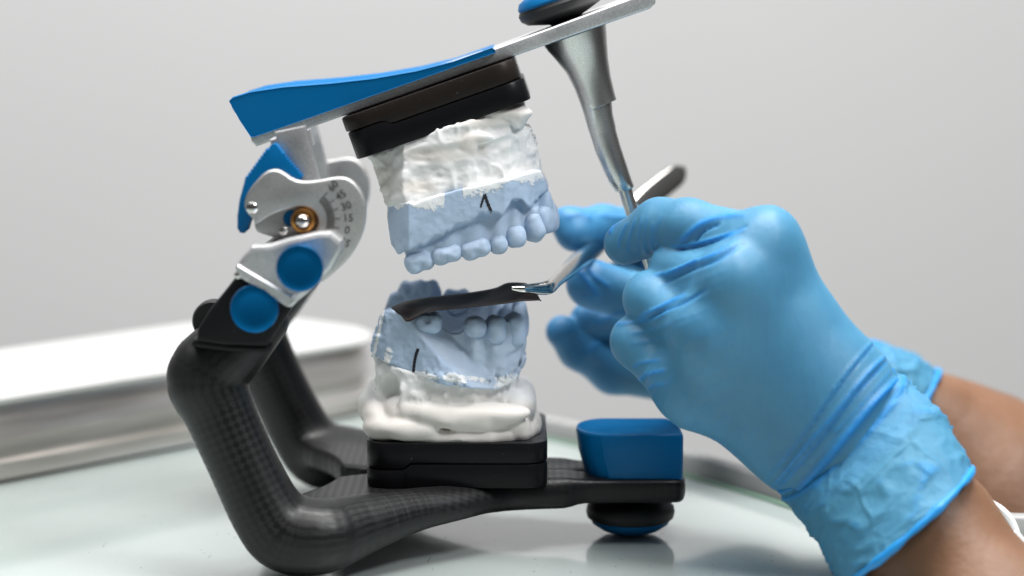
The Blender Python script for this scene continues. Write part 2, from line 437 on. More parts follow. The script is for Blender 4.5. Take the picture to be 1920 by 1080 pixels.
# ------------------------------------------------------------------ setting: wall, table, rim
wl = link('wall', [(-3000, 1400, -1500), (3000, 1400, -1500), (3000, 1400, 2000), (-3000, 1400, 2000), (-3000, 1420, -1500), (3000, 1420, -1500), (3000, 1420, 2000), (-3000, 1420, 2000)],
     [(0, 1, 2, 3), (7, 6, 5, 4), (0, 4, 5, 1), (3, 2, 6, 7)], mt['wall'], None, False); tag(wl, kind='structure')
edge = [(-500, 505, 0)]+[ground(*p) for p in ((250, 700), (430, 703), (560, 722), (690, 757), (860, 790), (1040, 826), (1150, 853), (1290, 893), (1440, 938), (1620, 1000))]
edge = spline([np.array(p) for p in edge][1:], 6)
edge = [np.array([-700, edge[0][1]+20, 0])]+edge+[np.array([420, -60, 0])]
fr = [np.array([420, -420, 0]), np.array([-700, -420, 0])]
outl = edge+fr
bm = bmesh.new()
a = [bm.verts.new((p[0], p[1], 0)) for p in outl]; b = [bm.verts.new((p[0], p[1], -6)) for p in outl]
bm.faces.new(a); bm.faces.new(b[::-1])
for i in range(len(outl)): bm.faces.new((a[i], b[i], b[(i+1) % len(outl)], a[(i+1) % len(outl)]))
tb = from_bm('table', bm, mt['glass_top'], None, False, None); tag(tb, kind='structure')
# green glass edge strip and raised rim following the back edge
def strip(path, prof, name, mat):
    rings = []
    P = [np.array([p[0], p[1]]) for p in path]
    for i in range(len(P)):
        d = P[min(i+1, len(P)-1)]-P[max(i-1, 0)]; d = d/np.linalg.norm(d); nrm = np.array([-d[1], d[0]])
        rings.append([(P[i][0]+nrm[0]*o, P[i][1]+nrm[1]*o, z) for o, z in prof])
    return tag(loft(name, rings, mat, None), kind='structure')
strip(edge, [(-1.5, .6), (1.6, .6), (1.6, -6), (-1.5, .02)], 'table_glass_edge', mt['rim_green'])
strip(edge, [(2.2, -7), (2.2, 5.6), (3.0, 6.4), (7, 6.4), (7.8, 5.6), (7.8, -7)], 'table_rim', mt['rim'])

# ------------------------------------------------------------------ steel tray, blurred, at the left
tr = thing('tray', ground(300, 800), 'blurred polished steel tray with white top lying on the glass table behind the articulator', 'tray')
A0 = ground(-160, 940); A1 = ground(752, 764)
dv = (A1-A0)/np.linalg.norm(A1-A0); nv_ = np.array([-dv[1], dv[0], 0])
def rrect(Lx, Ly, r, n=7, start=0):
    pts = []
    for cx, cy, a0 in ((Lx-r, r, -90), (Lx-r, Ly-r, 0), (r, Ly-r, 90), (r, r, 180)):
        for k in range(n+1):
            t = R(a0+90*k/n); pts.append((cx+r*math.cos(t), cy+r*math.sin(t)))
    return pts
Lx = np.linalg.norm(A1-A0)
def tray_ring(inset, z): return [tuple(A0+dv*x+nv_*y+np.array([0, 0, z])) for x, y in [((p[0]-Lx/2)*(1-2*inset/Lx)+Lx/2, (p[1]-40)*(1-2*inset/80)+40) for p in rrect(Lx, 80, 28)]]
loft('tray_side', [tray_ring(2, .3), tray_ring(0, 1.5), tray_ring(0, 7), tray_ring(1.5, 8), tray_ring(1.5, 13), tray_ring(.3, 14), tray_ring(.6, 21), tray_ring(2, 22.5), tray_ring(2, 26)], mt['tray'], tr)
loft('tray_top', [tray_ring(.5, 26.02), tray_ring(-.8, 26.8), tray_ring(-.8, 28), tray_ring(1, 29), tray_ring(6, 29.1)], mt['white'], tr)

# ------------------------------------------------------------------ articulator
art = thing('articulator', W(760, 960, 0)*[1, 1, 0], 'open dental articulator with carbon fibre frame and blue levers standing on glass table', 'dental articulator')
# carbon frame
AP = [(490, 600, -48, 52), (436, 652, -49, 67), (388, 706, -50, 76), (410, 768, -51, 68), (452, 862, -52, 66), (502, 962, -53, 70), (542, 1002, -53, 75), (604, 1008, -53, 69), (680, 988, -46, 53), (780, 960, -36, 37), (870, 946, -28, 27), (950, 932, -18, 17), (1050, 928, -14, 13)]
AW = [(W(x, y, Y), RR(r, Y)) for x, y, Y, r in spline([np.array(p, float) for p in AP], 4)]
ZT = W(850, 917, -26)[2]; ZB = ZT-6.9
XR = W(1286, 920, -10)[0]
plan = smooth_poly([(XR, 0), (XR, 13.5), (XR-4, 15), (10, 15.2), (-8, 19), (-28, 33), (-42, 46), (-62, 53), (-66, 40), (-54, 22), (-49, 0)], 2)
plan = [(x, y) for x, y in plan]
AMIN = min(p[2]-r for p, r in AW)
def carbon(P):
    Q = P.copy(); Q[:, 1] = -np.abs(Q[:, 1])
    d = rc(Q, AW[0][0], AW[1][0], AW[0][1], AW[1][1])
    for i in range(1, len(AW)-1):
        d = np.minimum(d, rc(Q, AW[i][0], AW[i+1][0], AW[i][1], AW[i+1][1]))
    XY = np.stack([Q[:, 0], np.abs(Q[:, 1])], 1)
    pd = psdf(XY, plan)+1.6
    zz = np.abs(P[:, 2]-(ZT+ZB)/2)-(ZT-ZB)/2+1.6
    q = np.stack([pd, zz], 1)
    s = np.linalg.norm(np.maximum(q, 0), axis=1)+np.minimum(q.max(1), 0)-1.6
    d = smin(d, s, 7)
    return d
AL = np.min([p-r for p, r in AW], 0)-4
v, f = nets(carbon, (AL[0], -72, -3), (XR+3, 72, AW[0][0][2]+12), .9)
v[:, 2] = np.maximum(v[:, 2], .15)
Q = v.copy(); Q[:, 1] = -np.abs(Q[:, 1]); best = np.full(len(v), 1e9); cu_ = np.zeros(len(v)); cv_ = np.zeros(len(v)); al = 0
for i in range(len(AW)-1):
    a, b = AW[i][0], AW[i+1][0]; ba = b-a; ln = np.linalg.norm(ba); h = np.clip((Q-a)@ba/(ba@ba), 0, 1)
    w_ = Q-a-h[:, None]*ba; dd = np.linalg.norm(w_, axis=1)-(AW[i][1]*(1-h)+AW[i+1][1]*h)
    ax = ba/ln; e1 = np.cross(ax, [0, 1, 0]); e1 /= np.linalg.norm(e1); e2 = np.cross(ax, e1)
    th = np.arctan2(w_@e2, w_@e1); mm = dd < best
    best = np.where(mm, dd, best); cu_ = np.where(mm, al+h*ln, cu_); cv_ = np.where(mm, th*9.5, cv_); al += ln
flat = (best > 1.2) | (v[:, 0] > -20)
cu_ = np.where(flat, v[:, 0], cu_); cv_ = np.where(flat, v[:, 1]+v[:, 2], cv_)
cf = link('carbon_frame', v, f, mt['carbon'], art, attr={'wu': cu_, 'wv': cv_})
md = cf.modifiers.new('smooth', 'SMOOTH'); md.factor = .5; md.iterations = 6
# front foot: black dish with blue cap
fc = W(1182, 955, 0); ftop = ZB+.3
k = ftop/7.9
lathe('foot_dish', (fc[0], 0, ftop), (0, 0, -1), [(4.5, 0), (5, k*1.2), (11, k*1.6), (12.7, k*2.6), (13, k*3.6), (12.6, k*4.6), (11.8, k*5)], mt['rubber'], art)
lathe('foot_cap', (fc[0], 0, ftop), (0, 0, -1), [(11.7, k*5.02), (11.2, k*5.7), (8.5, k*6.9), (4.5, k*7.7), (0, k*7.86)], mt['blue'], art)
# blue block at the front of the base
b0 = W(1108, 893, -13); b1 = W(1281, 890, -13)
bt = W(1200, 815, -13)[2]
def blk(x0, inset, z):
    X1 = b1[0]
    pts = [(x0+7, -13), (X1-.8, -13), (X1, -12), (X1, 8), (X1-3, 13), (x0+9, 13)]
    arc = [(x0+9-9*math.sin(t), 13*math.cos(t)) for t in [math.pi*k_/12 for k_ in range(1, 12)]]
    pts = pts+arc
    cx = sum(p[0] for p in pts)/len(pts)
    return [(cx+(x-cx)*(1-inset/22), y*(1-inset/13), z) for x, y in pts]
xt = W(1080, 800, 0)[0]; xb = W(1096, 885, -5)[0]
loft('incisal_table', [blk(xb, .2, ZT-.3), blk(xb, 0, ZT+.6), blk((xt+xb)/2-.5, 0, (ZT+bt)/2), blk(xt, 0, bt-1), blk(xt, .15, bt-.3), blk(xt, .8, bt), blk(xt, 2.2, bt-.05), blk(xt+.5, 4, bt-.9)], mt['blue'], art, sharp=60)
# dark clamp housings (near and far)
dk = [(512, 452), (470, 480), (432, 532), (392, 582), (370, 618), (368, 640), (420, 648), (500, 650), (553, 570), (556, 560), (540, 500)]
for fl in (False, True):
    slab('clamp_housing', dk, -63, -38, mt['black_matt'], art, 1.2, 3, flip=fl)
lathe('lock_wheel', W(398, 603, -44), (0, 1, 0), [(0, 0), (5.2, .2), (5.6, 1), (5.6, 5), (5, 6), (0, 6.1)], mt['rubber'], art)
ring_ = [(356, 648), (362, 637), (372, 634), (430, 645), (497, 648), (506, 655), (498, 662), (430, 660), (372, 653)]
for fl in (False, True):
    slab('clamp_collar', ring_, -61, -40, mt['black_matt'], art, 1.4, 3, flip=fl)
# gear / protractor plates
fp = [(515, 317), (497, 322), (475, 345), (462, 365), (457, 383), (462, 398), (474, 410), (479, 425), (495, 412), (515, 401), (540, 393), (562, 387), (582, 391), (594, 403), (597, 420), (590, 433), (577, 439), (560, 439), (543, 444), (507, 462), (520, 485), (560, 525), (600, 532), (620, 517), (650, 490), (672, 458), (684, 425), (687, 395), (682, 368), (668, 345), (650, 333), (630, 332), (600, 338), (570, 341), (550, 337), (530, 322)]
fp = smooth_poly(fp, 1)
bp = smooth_poly([(478, 405), (474, 420), (475, 432), (482, 440), (524, 450), (560, 485), (610, 450), (605, 390), (560, 372), (520, 378)], 1)
for fl in (False, True):
    pp = slab('protractor_plate', fp, -61, -57.6, mt['alu_plate'], art, .7, 3, flip=fl, fdx=-6.5, fdz=-3.5)
    slab('slot_plate', bp, -57.4, -54, mt['alu_plate'], art, .5, 2, ref=-61, flip=fl, fdx=-6.5, fdz=-3.5)
    if not fl: near_plate = pp
# engraved scale
cxs, cys = 566, 413; YS = -61.12
V = []; F = []
for i in range(26):
    val = -15+i*3; an = R(-12.5+val); r0 = 47; r1 = 72 if val % 15 == 0 else (66 if (i % 5) in (2, 3) and False else 62)
    d = np.array([math.cos(an), -math.sin(an)]); nn = np.array([d[1], -d[0]])*.8
    for q in (d*r0-nn, d*r1-nn, d*r1+nn, d*r0+nn): V.append(W(cxs+q[0], cys+q[1], YS))
    k = len(V)-4; F.append((k, k+1, k+2, k+3))
link('graduation_marks', V, F, mt['ink'], near_plate, False)
dg = None
for s_, val in (('60', 60), ('45', 45), ('30', 30), ('15', 15), ('0', 0), ('-15', -15)):
    an = R(-12.5+val); rr_ = 87 if s_ != '-15' else 88
    cu = bpy.data.curves.new('t', 'FONT'); cu.body = s_; cu.align_x = 'CENTER'; cu.align_y = 'CENTER'; cu.size = RR(20, -61); cu.extrude = .02; cu.offset = .03; cu.resolution_u = 4
    to = bpy.data.objects.new('t', cu); C.objects.link(to)
    bpy.context.view_layer.update()
    me = bpy.data.meshes.new_from_object(to.evaluated_get(bpy.context.evaluated_depsgraph_get()))
    c0 = W(cxs+rr_*math.cos(an), cys-rr_*math.sin(an), YS)
    ca, sa = math.cos(an), math.sin(an)
    Vt = [(c0[0]+q.co.x*ca-q.co.y*sa, YS-q.co.z, c0[2]+q.co.x*sa+q.co.y*ca) for q in me.vertices]
    Ft = [list(p.vertices) for p in me.polygons]
    bpy.data.objects.remove(to); bpy.data.curves.remove(cu); bpy.data.meshes.remove(me)
    link('scale_number', Vt, Ft, mt['ink'], near_plate, False)
# condyle pin, hinge rivet
for sgn in (1,):
    c = W(569, 413, -60); c[1] *= sgn
    lathe('condyle_ring', c, (0, -sgn, 0), [(3.3, -8), (3.3, 1.2), (3.0, 1.9), (2.3, 2.1), (2.0, 1.4), (0, 1.3)], mt['brass'], art)
    lathe('condyle_ball', c, (0, -sgn, 0), [(1.6, 1.2), (1.95, 2), (1.85, 3), (1.3, 3.8), (.6, 4.1), (0, 4.15)], mt['steel'], art)
    c = W(472, 390, -61); c[1] *= sgn
    lathe('rivet', c, (0, -sgn, 0), [(1.5, -.5), (1.5, .2), (1.1, .55), (.5, .7), (0, .72)], mt['steel'], art)
# blue lever with serrated edges
lv = [(510, 271), (503, 275)]
def serr(p, q, n, amp):
    p = np.array(p, float); q = np.array(q, float); d = (q-p); nn = np.array([d[1], -d[0]])/np.linalg.norm(d); o = []
    for i in range(n):
        o += [tuple(p+d*(i/n)), tuple(p+d*((i+.35)/n)+nn*amp), tuple(p+d*((i+.7)/n)+nn*amp*.9)]
    return o
lv += serr((500, 282), (458, 340), 9, -4.5)
lv += [(452, 352), (445, 378), (441, 408), (441, 432), (446, 440), (454, 441), (460, 436), (463, 424), (470, 408), (480, 400), (520, 390), (560, 345)]
lv += serr((563, 336), (524, 290), 9, -4.0)
lv += [(521, 281), (516, 273)]
for fl in (False, True):
    slab('release_lever', lv, -56.5, -50, mt['blue'], art, .35, 2, ref=-61, flip=fl, fdx=-6.5, fdz=-3.5)
sp1 = W(548, 410, -61)
lathe('lever_pin', W(547, 409, -57), (0, -1, 0), [(2.2, -3), (2.2, .6), (1.9, 1.0), (0, 1.1)], mt['blue'], art, 24)
# bracket dropping from the upper bar
br = [(512, 250), (569, 238), (598, 345), (595, 400), (540, 400), (520, 300)]
for fl in (False, True):
    slab('hinge_bracket', br, -53.5, -49.8, mt['alu'], art, .4, 2, ref=-58, flip=fl, fdx=-6.5, fdz=-3.5)
cb = [(505, 262), (575, 246), (583, 276), (512, 290)]
slab('hinge_crossbar', cb, -49.6, -36, mt['alu'], art, .6, 2, ref=-50)
# silver clamp bracket, faceted
sb = [(443, 498), (452, 484), (472, 462), (505, 460), (545, 448), (596, 437), (620, 436), (640, 452), (643, 468), (620, 508), (590, 540), (549, 573), (540, 573), (450, 518)]
for fl in (False, True):
    slab('clamp_bracket', sb, -69.5, -61.4, mt['alu'], art, 1.2, 2, flip=fl, fdx=-6.5, fdz=-3.5, sharp=20)
sb2 = [(442, 500), (446, 496), (548, 556), (560, 548), (556, 566), (546, 576), (538, 575), (444, 516)]
for fl in (False, True):
    slab('bracket_lip', sb2, -70.6, -69, mt['alu'], art, .4, 1, flip=fl)
for (x, y, r, Y) in ((562, 503, 44.5, -76), (477, 579, 45.5, -70)):
    for sgn in (1, -1):
        c = W(x, y, Y); c[1] *= sgn; r_ = RR(r, Y)
        lathe('clamp_knob', c, (0, -sgn, 0), [(r_*.72, -7), (r_*.80, -4), (r_*.95, -1.5), (r_, -.5), (r_, .2), (r_*.97, .55), (r_*.90, .62), (r_*.6, .50), (r_*.3, .42), (0, .40)], mt['blue_metal'], art, 64, 30)
lathe('set_screw', W(531, 433, -61), (0, -1, 0), [(1.1, -1), (1.1, .5), (.7, .8), (0, .85)], mt['steel'], art, 20)
lathe('set_screw', W(446, 516, -70), (0, -1, 0), [(.9, -1), (.9, .4), (.5, .6), (0, .62)], mt['steel'], art, 20)
# upper bar
ub = [(468, 250), (930, 90), (1222, -18), (1229, -10), (1229, 6), (1219, 16), (480, 275), (471, 266)]
slab('upper_bar', ub, -19, 19, mt['alu'], art, .55, 3)
up = [(430, 190), (436, 184), (470, 173), (530, 164), (620, 157), (700, 148), (780, 134), (850, 116), (922, 90), (928, 93), (929, 99), (880, 116), (780, 151), (640, 200), (560, 228), (476, 257), (470, 256), (450, 226)]
rings = []
for Yy, dz, ins in ((-20.8, -.15, .15), (-21, 0, 0), (-20.6, .25, 0), (-19.3, .35, 0), (-18.0, .05, 0), (-15, -1.9, 0), (-9, -3.6, 0), (0, -4.0, 0), (9, -3.6, 0), (15, -1.9, 0), (18.0, .05, 0), (19.3, .35, 0), (20.6, .25, 0), (21, 0, .1), (20.5, -.4, .5)):
    q = XZ(up, -20.5); cxm = np.mean(q, 0); rr2 = []
    for i, (x, z) in enumerate(q):
        top = i <= 9
        k = ins*.02
        fade = (min(1, max(.05, (W(925, 95, -20)[0]-x)/45)) if dz < 0 and Yy > -20 and Yy < 20 else min(1, max(.12, (W(925, 95, -20)[0]-x)/25))) if top else 0
        rr2.append((x+(cxm[0]-x)*k*.6, Yy, z+(dz*fade if top else (ins if i > 9 else 0))))
    rings.append(rr2)
loft('upper_cover', rings, mt['blue'], art, sharp=45)
# top knob on the bar: axis along the bar's normal
ua = W(930, 90, -19); ub_ = W(470, 250, -19); du = (ua-ub_); du[1] = 0; du /= np.linalg.norm(du); nu = np.array([-du[2], 0, du[0]])
kc = W(1062, 38, -2)
lathe('knob_dish', kc-nu*.5, nu, [(4, 0), (5, .8), (10.8, 2.6), (12.3, 4.0), (12.6, 5.6), (12.0, 6.6)], mt['rubber'], art)
lathe('knob_cap', kc-nu*.5, nu, [(11.9, 6.62), (12.2, 7.4), (11.4, 9), (8, 10.6), (4, 11.2), (0, 11.3)], mt['blue'], art)
# upper adapter plate and incisal pin
def plate(name, P0, P1, up_, hb, ht, mat, parent, depth=50, r=6.5, Yf=-25, bev=.45, flipz=False):
    """rounded-rect plate; P0->P1 front lower edge, heights hb(x), ht(x) measured along up_"""
    P0 = np.array(P0); d = np.array(P1)-P0; d[1] = 0; Lw = np.linalg.norm(d); d /= Lw
    base = rrect(Lw, depth, r, 8)
    out = []
    for i in range(len(base)):
        a = np.array(base[i]); b = np.array(base[(i+1) % len(base)]); ln = np.linalg.norm(b-a); n = max(1, int(ln/1.2)) if ln > 3 else 1
        out += [tuple(a+(b-a)*k/n) for k in range(n)]
    rings = []
    for ins, which, dz in ((bev, 0, 0), (bev*.3, 0, bev*.3), (0, 0, bev), (0, 1, -bev), (bev*.3, 1, -bev*.3), (bev, 1, 0)):
        rg = []
        for x, y in out:
            X = (x-Lw/2)*(1-2*ins/Lw)+Lw/2; Y = (y-depth/2)*(1-2*ins/depth)+depth/2
            h = (ht(x/Lw) if which else hb(x/Lw))+dz
            rg.append(tuple(P0+d*X+np.array([0, Y+Yf-P0[1], 0])+up_*h))
        rings.append(rg)
    return loft(name, rings, mat, parent, sharp=30)
def step(a, b, x0=.215, x1=.25):
    return lambda t: a if t < x0 else (b if t > x1 else a+(b-a)*(t-x0)/(x1-x0))
nl = W(667, 302, -25); nr = W(996, 187, -25)
dl = (nr-nl); dl[1] = 0; dl /= np.linalg.norm(dl); upn = np.array([-dl[2], 0, dl[0]])
Hh = np.dot(W(642, 222, -25)-nl, upn)
plate('adapter_plate', nl-dl*.3, nr-dl*.6, upn, step(Hh*.66, Hh*.535), lambda t: Hh, mt['black_warm'], art)
# incisal pin
sec = [((1020, 86), (1136, 44)), ((1027, 96), (1137, 58)), ((1040, 110), (1138, 78)), ((1062, 137), (1140, 108)), ((1078, 168), (1145, 142)), ((1090, 200), (1152, 172)), ((1093, 209), (1156, 186)), ((1094, 212), (1147, 190)), ((1102, 240), (1149, 214)), ((1104, 246), (1154, 235)), ((1108, 258), (1155, 243)), ((1116, 284), (1163, 272)), ((1130, 318), (1175, 308)), ((1142, 342), (1184, 336)), ((1153, 358), (1189, 349)), ((1156, 361), (1187, 352))]
rings = []
for a, b in sec:
    A = W(*a, 0); B = W(*b, 0); c = (A+B)/2; u = (B-A)/2; ru = np.linalg.norm(u)
    rings.append([tuple(c+u*math.cos(t)+np.array([0, 1, 0])*ru*.92*math.sin(t)) for t in [2*math.pi*i/40 for i in range(40)]])
pin = loft('incisal_pin', rings, mt['alu_pin'], art, sharp=45)
rod = [(W(1171, 352, 0), 2.0), (W(1181, 385, 0), 1.95), (W(1196, 428, 0), 1.9), (W(1208, 466, 0), 1.6), (W(1214, 490, 0), 1.35), (W(1220, 516, 0), .9), (W(1221, 519, 0), .3)]
tube('pin_rod', rod, mt['alu_pin'], pin, 24)
# lower base adapter plate
pl0 = W(686, 913, -26); pl1 = W(1027, 907, -26)
pl1[2] = pl0[2] = ZT+.12
Hl = W(700, 832, -26)[2]-ZT
upz = np.array([0, 0, 1.])
plate('adapter_plate', pl0, pl1, upz, lambda t: 0, step(Hl*.405, Hl*.53, .205, .245), mt['black'], art, Yf=-26)

# ------------------------------------------------------------------ upper cast
uc = thing('dental_cast', (nl+nr)/2, 'blue stone upper jaw cast marked 1, hanging in white plaster under the tilted top bar', 'dental cast', 'dental casts mounted in the articulator')
plate('mounting_plate', nl, nr, upn, lambda t: 0, step(Hh*.64, Hh*.515), mt['black'], uc)
def inter(a, b, k=1.5): return smax(a, b, k)
def band(P, poly, planf, k=1.2, Yc=0):
    d1 = psdf(P[:, [0, 2]], poly)
    d2 = psdf(np.stack([P[:, 0], np.abs(P[:, 1]-Yc)], 1), planf)
    return smax(d1, d2, k)
# plaster mount (rough)
upl = XZ([(672, 290), (680, 300), (694, 318), (700, 340), (712, 366), (722, 392), (740, 396), (860, 366), (1026, 342), (1024, 325), (1013, 302), (1011, 282), (1000, 262), (1000, 246), (984, 238), (988, 215), (984, 196), (975, 180)], -24)
XL = W(700, 340, -24)[0]; XRr = W(1025, 330, -10)[0]
uplan = [(XL-4, -5), (XL-4, 13), (XL+1, 18), (XL+8.5, 25.3), (-12, 26.2), (0, 22.5), (XRr-4, 12), (XRr+1, 0), (XRr, -5)]
cU = W(850, 300, -25)
blobs_u = [(W(945, 212, -18), (8, 6, 2.6)), (W(972, 216, -15), (2.8, 8, 3.6)), (W(905, 230, -21), (8, 3, 1.6)), (W(880, 272, -25.0), (2.2, 1.1, 2.8)), (W(898, 258, -25), (4, 1.0, 1.5))]
def plaster_u(P):
    d = band(P, upl, uplan, 2.5)
    n = fbm(P, .10, 3, 3)*.75+np.abs(fbm(P*[.45, 1, 1], .45, 3, 9))*.38+(1-np.abs(vnoise(P*[1, 1, .6], .22, 19)))**6*-.6
    # drag grooves along the side
    g = np.sin((P[:, 2]*1.0+P[:, 0]*-.25)*1.3+fbm(P, .08, 2, 5)*4)*.16
    q = prj(P)
    rim = np.exp(-((q[:, 0]-1003)/16)**2)*np.exp(-((q[:, 1]-262)/26)**2)
    d = d+n*.9+g+rim*vnoise(P, .9, 7)*1.1+.5
    for c, r in blobs_u: d = smin(d, ell(P, c, r), 1.0)
    return d
v, f = nets(plaster_u, (XL-8, -30, cU[2]-22), (XRr+6, 30, cU[2]+26), .5)
q = prj(v)
def smooth_mask(q, items): 
    s_ = np.zeros(len(q))
    for x, y, rx, ry in items: s_ = np.maximum(s_, np.exp(-(((q[:, 0]-x)/rx)**2+((q[:, 1]-y)/ry)**2)**2))
    return s_
link('plaster_mount', v, f, mt['plaster'], uc, attr={'smear': smooth_mask(q, [(950, 215, 50, 26), (905, 228, 46, 14), (885, 270, 32, 26), (810, 290, 60, 16), (715, 340, 26, 46), (780, 350, 40, 14)])})
# stone base + gum
ustone = XZ([(718, 396), (724, 386), (790, 374), (860, 355), (1000, 324), (1014, 326), (1031, 364), (1018, 371), (1006, 378), (996, 388), (984, 380), (976, 377), (962, 376), (951, 390), (943, 401), (928, 401), (905, 405), (882, 413), (852, 421), (826, 440), (792, 456), (762, 470), (744, 479), (731, 468), (723, 425)], -26)
XS = W(720, 400, -26)[0]; XE = W(1031, 365, -14)[0]
splan = [(XS+.3, -5), (XS+.3, 15), (XS+1, 20), (XS+6.8, 27.2), (-2, 26.6), (4, 22), (XE-1, 13), (XE+1.2, 5), (XE+1.2, -5)]
ugum = XZ([(742, 474), (770, 430), (900, 380), (1016, 352), (1024, 372), (1034, 392), (1039, 422), (1022, 440), (1000, 450), (966, 462), (935, 471), (895, 480), (840, 490), (790, 503), (765, 503), (752, 491)], -24)
gplan = [(XS+3.5, -5), (XS+3.5, 15), (XS+8, 23.6), (XS+13, 25.6), (-12, 25.4), (-2, 22.6), (4, 18), (8, 12), (XE+1.5, 6), (XE+2.2, -5)]
UT = [(787, 487, -21.5, 27, 21, 4.9), (838, 474, -22, 26, 19, 4.9), (892, 464, -22, 27, 20, 4.7), (933, 457, -21.5, 15.5, 20, 3.9), (965, 442, -20, 17.5, 24, 3.7), (998, 425, -16.5, 16.5, 31, 3.4), (1022, 410, -10.5, 18, 30, 3.0), (1030, 408, -4, 15, 30, 2.8)]
tilt = math.atan2(dl[2], dl[0])
def rotp(P, c, a, b=0):
    q = P-c; ca, sa = math.cos(a), math.sin(a)
    x = q[:, 0]*ca+q[:, 2]*sa; z = -q[:, 0]*sa+q[:, 2]*ca
    cb_, sb_ = math.cos(b), math.sin(b)
    return np.stack([x*cb_+q[:, 1]*sb_, -x*sb_+q[:, 1]*cb_, z], 1)
def stone_u(P):
    n = fbm(P, .5, 3, 21)
    q = prj(P)
    Pj = P.copy(); Pj[:, 2] += (vnoise(P*[1, .1, .1], .42, 3)*.8+vnoise(P*[1, .1, .1], 1.1, 5)*.5)*(q[:, 1] > 371)
    a = band(Pj, ustone, splan, .4)
    a = a+n*.10
    g = band(P, ugum, gplan, 3.0)+.7+fbm(P, .16, 3, 5)*.4
    # root eminences above each tooth
    for (x, y, Y, rx, ry, rd) in UT[:7]:
        c = W(x, y-20, Y+.6); g = smin(g, ell(P, c, (RR(rx, Y)*.85, rd*.82, 5.5)), 2.4)
    for p0, p1 in zip(LEDGE[:-1], LEDGE[1:]):
        g = smax(g, -rc(P, p0, p1, 1.2, 1.2), .3)
    return smin(a, g, .3)
LEDGE = [W(x, y, Y) for x, y, Y in ((792, 460, -25.6), (826, 446, -25.8), (852, 428, -25.8), (882, 420, -25.6), (905, 412, -25.4), (943, 408, -24.5), (953, 396, -24), (963, 383, -23), (990, 392, -20.5), (1006, 384, -18.5), (1018, 377, -15))]
cs_ = W(870, 420, -25)
v, f = nets(stone_u, (XS-3, -31, cs_[2]-14), (XE+6, 31, cs_[2]+18), .42)
q = prj(v)
top = np.array([(718, 392), (725, 386), (790, 374), (860, 355), (1000, 324), (1014, 326)], float)
dt, st = pl_dist(q, top); dt = dt+4*vnoise(v, .5, 90)
nn = fbm(v, .10, 3, 31)+.45*fbm(v, .6, 2, 35)
sm_ = np.clip(1.05-(dt/(30+22*nn)), 0, 1)
sm_ *= np.where((q[:, 0] > 832) & (q[:, 0] < 868) & (q[:, 1] > 353), .25, 1)
sm_ = np.where(q[:, 0] > 1002, sm_*.7, sm_)
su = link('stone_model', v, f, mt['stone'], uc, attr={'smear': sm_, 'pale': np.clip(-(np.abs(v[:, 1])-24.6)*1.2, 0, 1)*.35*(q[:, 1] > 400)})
def tooth(name, c, rx, rd, rz, ang, yaw, parent, mat, kind, sign):
    """kind: 0 incisor, 1 canine, 2 premolar, 3 molar. sign=-1 crown points down"""
    def fn(P):
        q = rotp(P, c, ang, yaw)
        d = rbox(q, (0, 0, 0), (rx*1.04, rd*.95, rz*.97), min(rx, rd, rz)*.86)
        d = smin(d, ell(q, (0, 0, 0), (rx, rd*1.04, rz)), .8)
        if kind == 3:
            for cx in (-.45, .45):
                for cy in (-.5, .5): d = smin(d, ell(q, (rx*cx, rd*cy, sign*rz*.48), (rx*.42, rd*.44, rz*.6)), .9)
            d = smax(d, -ell(q, (0, -rd*1.15, sign*rz*.75), (rx*.16, rd*.3, rz*.5)), 1.2)
        if kind == 2:
            for cy in (-.5, .5): d = smin(d, ell(q, (0, rd*cy, sign*rz*.5), (rx*.62, rd*.42, rz*.56)), 1.0)
        if kind == 1: d = smin(d, ell(q, (0, 0, sign*rz*.55), (rx*.45, rd*.5, rz*.55)), 1.3)
        if kind == 0: 
            d = smax(d, np.abs(q[:, 1])-(rd*.98-np.clip(sign*q[:, 2]/rz, 0, 1)*rd*.45), 1.0)
        return d+fbm(P, .45, 3, 77)*.14
    m_ = max(rx, rd, rz)*1.35+1
    v, f = nets(fn, c-m_, c+m_, .36)
    return link(name, v, f, mat, parent, attr={'smear': np.zeros(len(v))})
kinds = [3, 3, 3, 2, 2, 1, 0, 0]; yaws = [0, 0, 0, R(12), R(22), R(38), R(62), R(80)]
for i, (x, y, Y, rx, ry, rd) in enumerate(UT):
    c = W(x, y, Y)
    for s in (1, -1):
        cc = c.copy(); cc[1] *= s
        rxx = RR(rx, Y) if i < 6 else 4.1
        tooth('tooth', cc, 1.05*rxx*(.97, 1.02, .98, .97, .95, .93, .97, .97)[i], rd, RR(ry, Y)*(.9, .84, .88, .88, .86, .88, .9, .9)[i], tilt*.9+(.06, -.05, .04, .1, -.06, .08, -.03, 0)[i], yaws[i]*s, su, mt['stone_tooth'], kinds[i], -1)
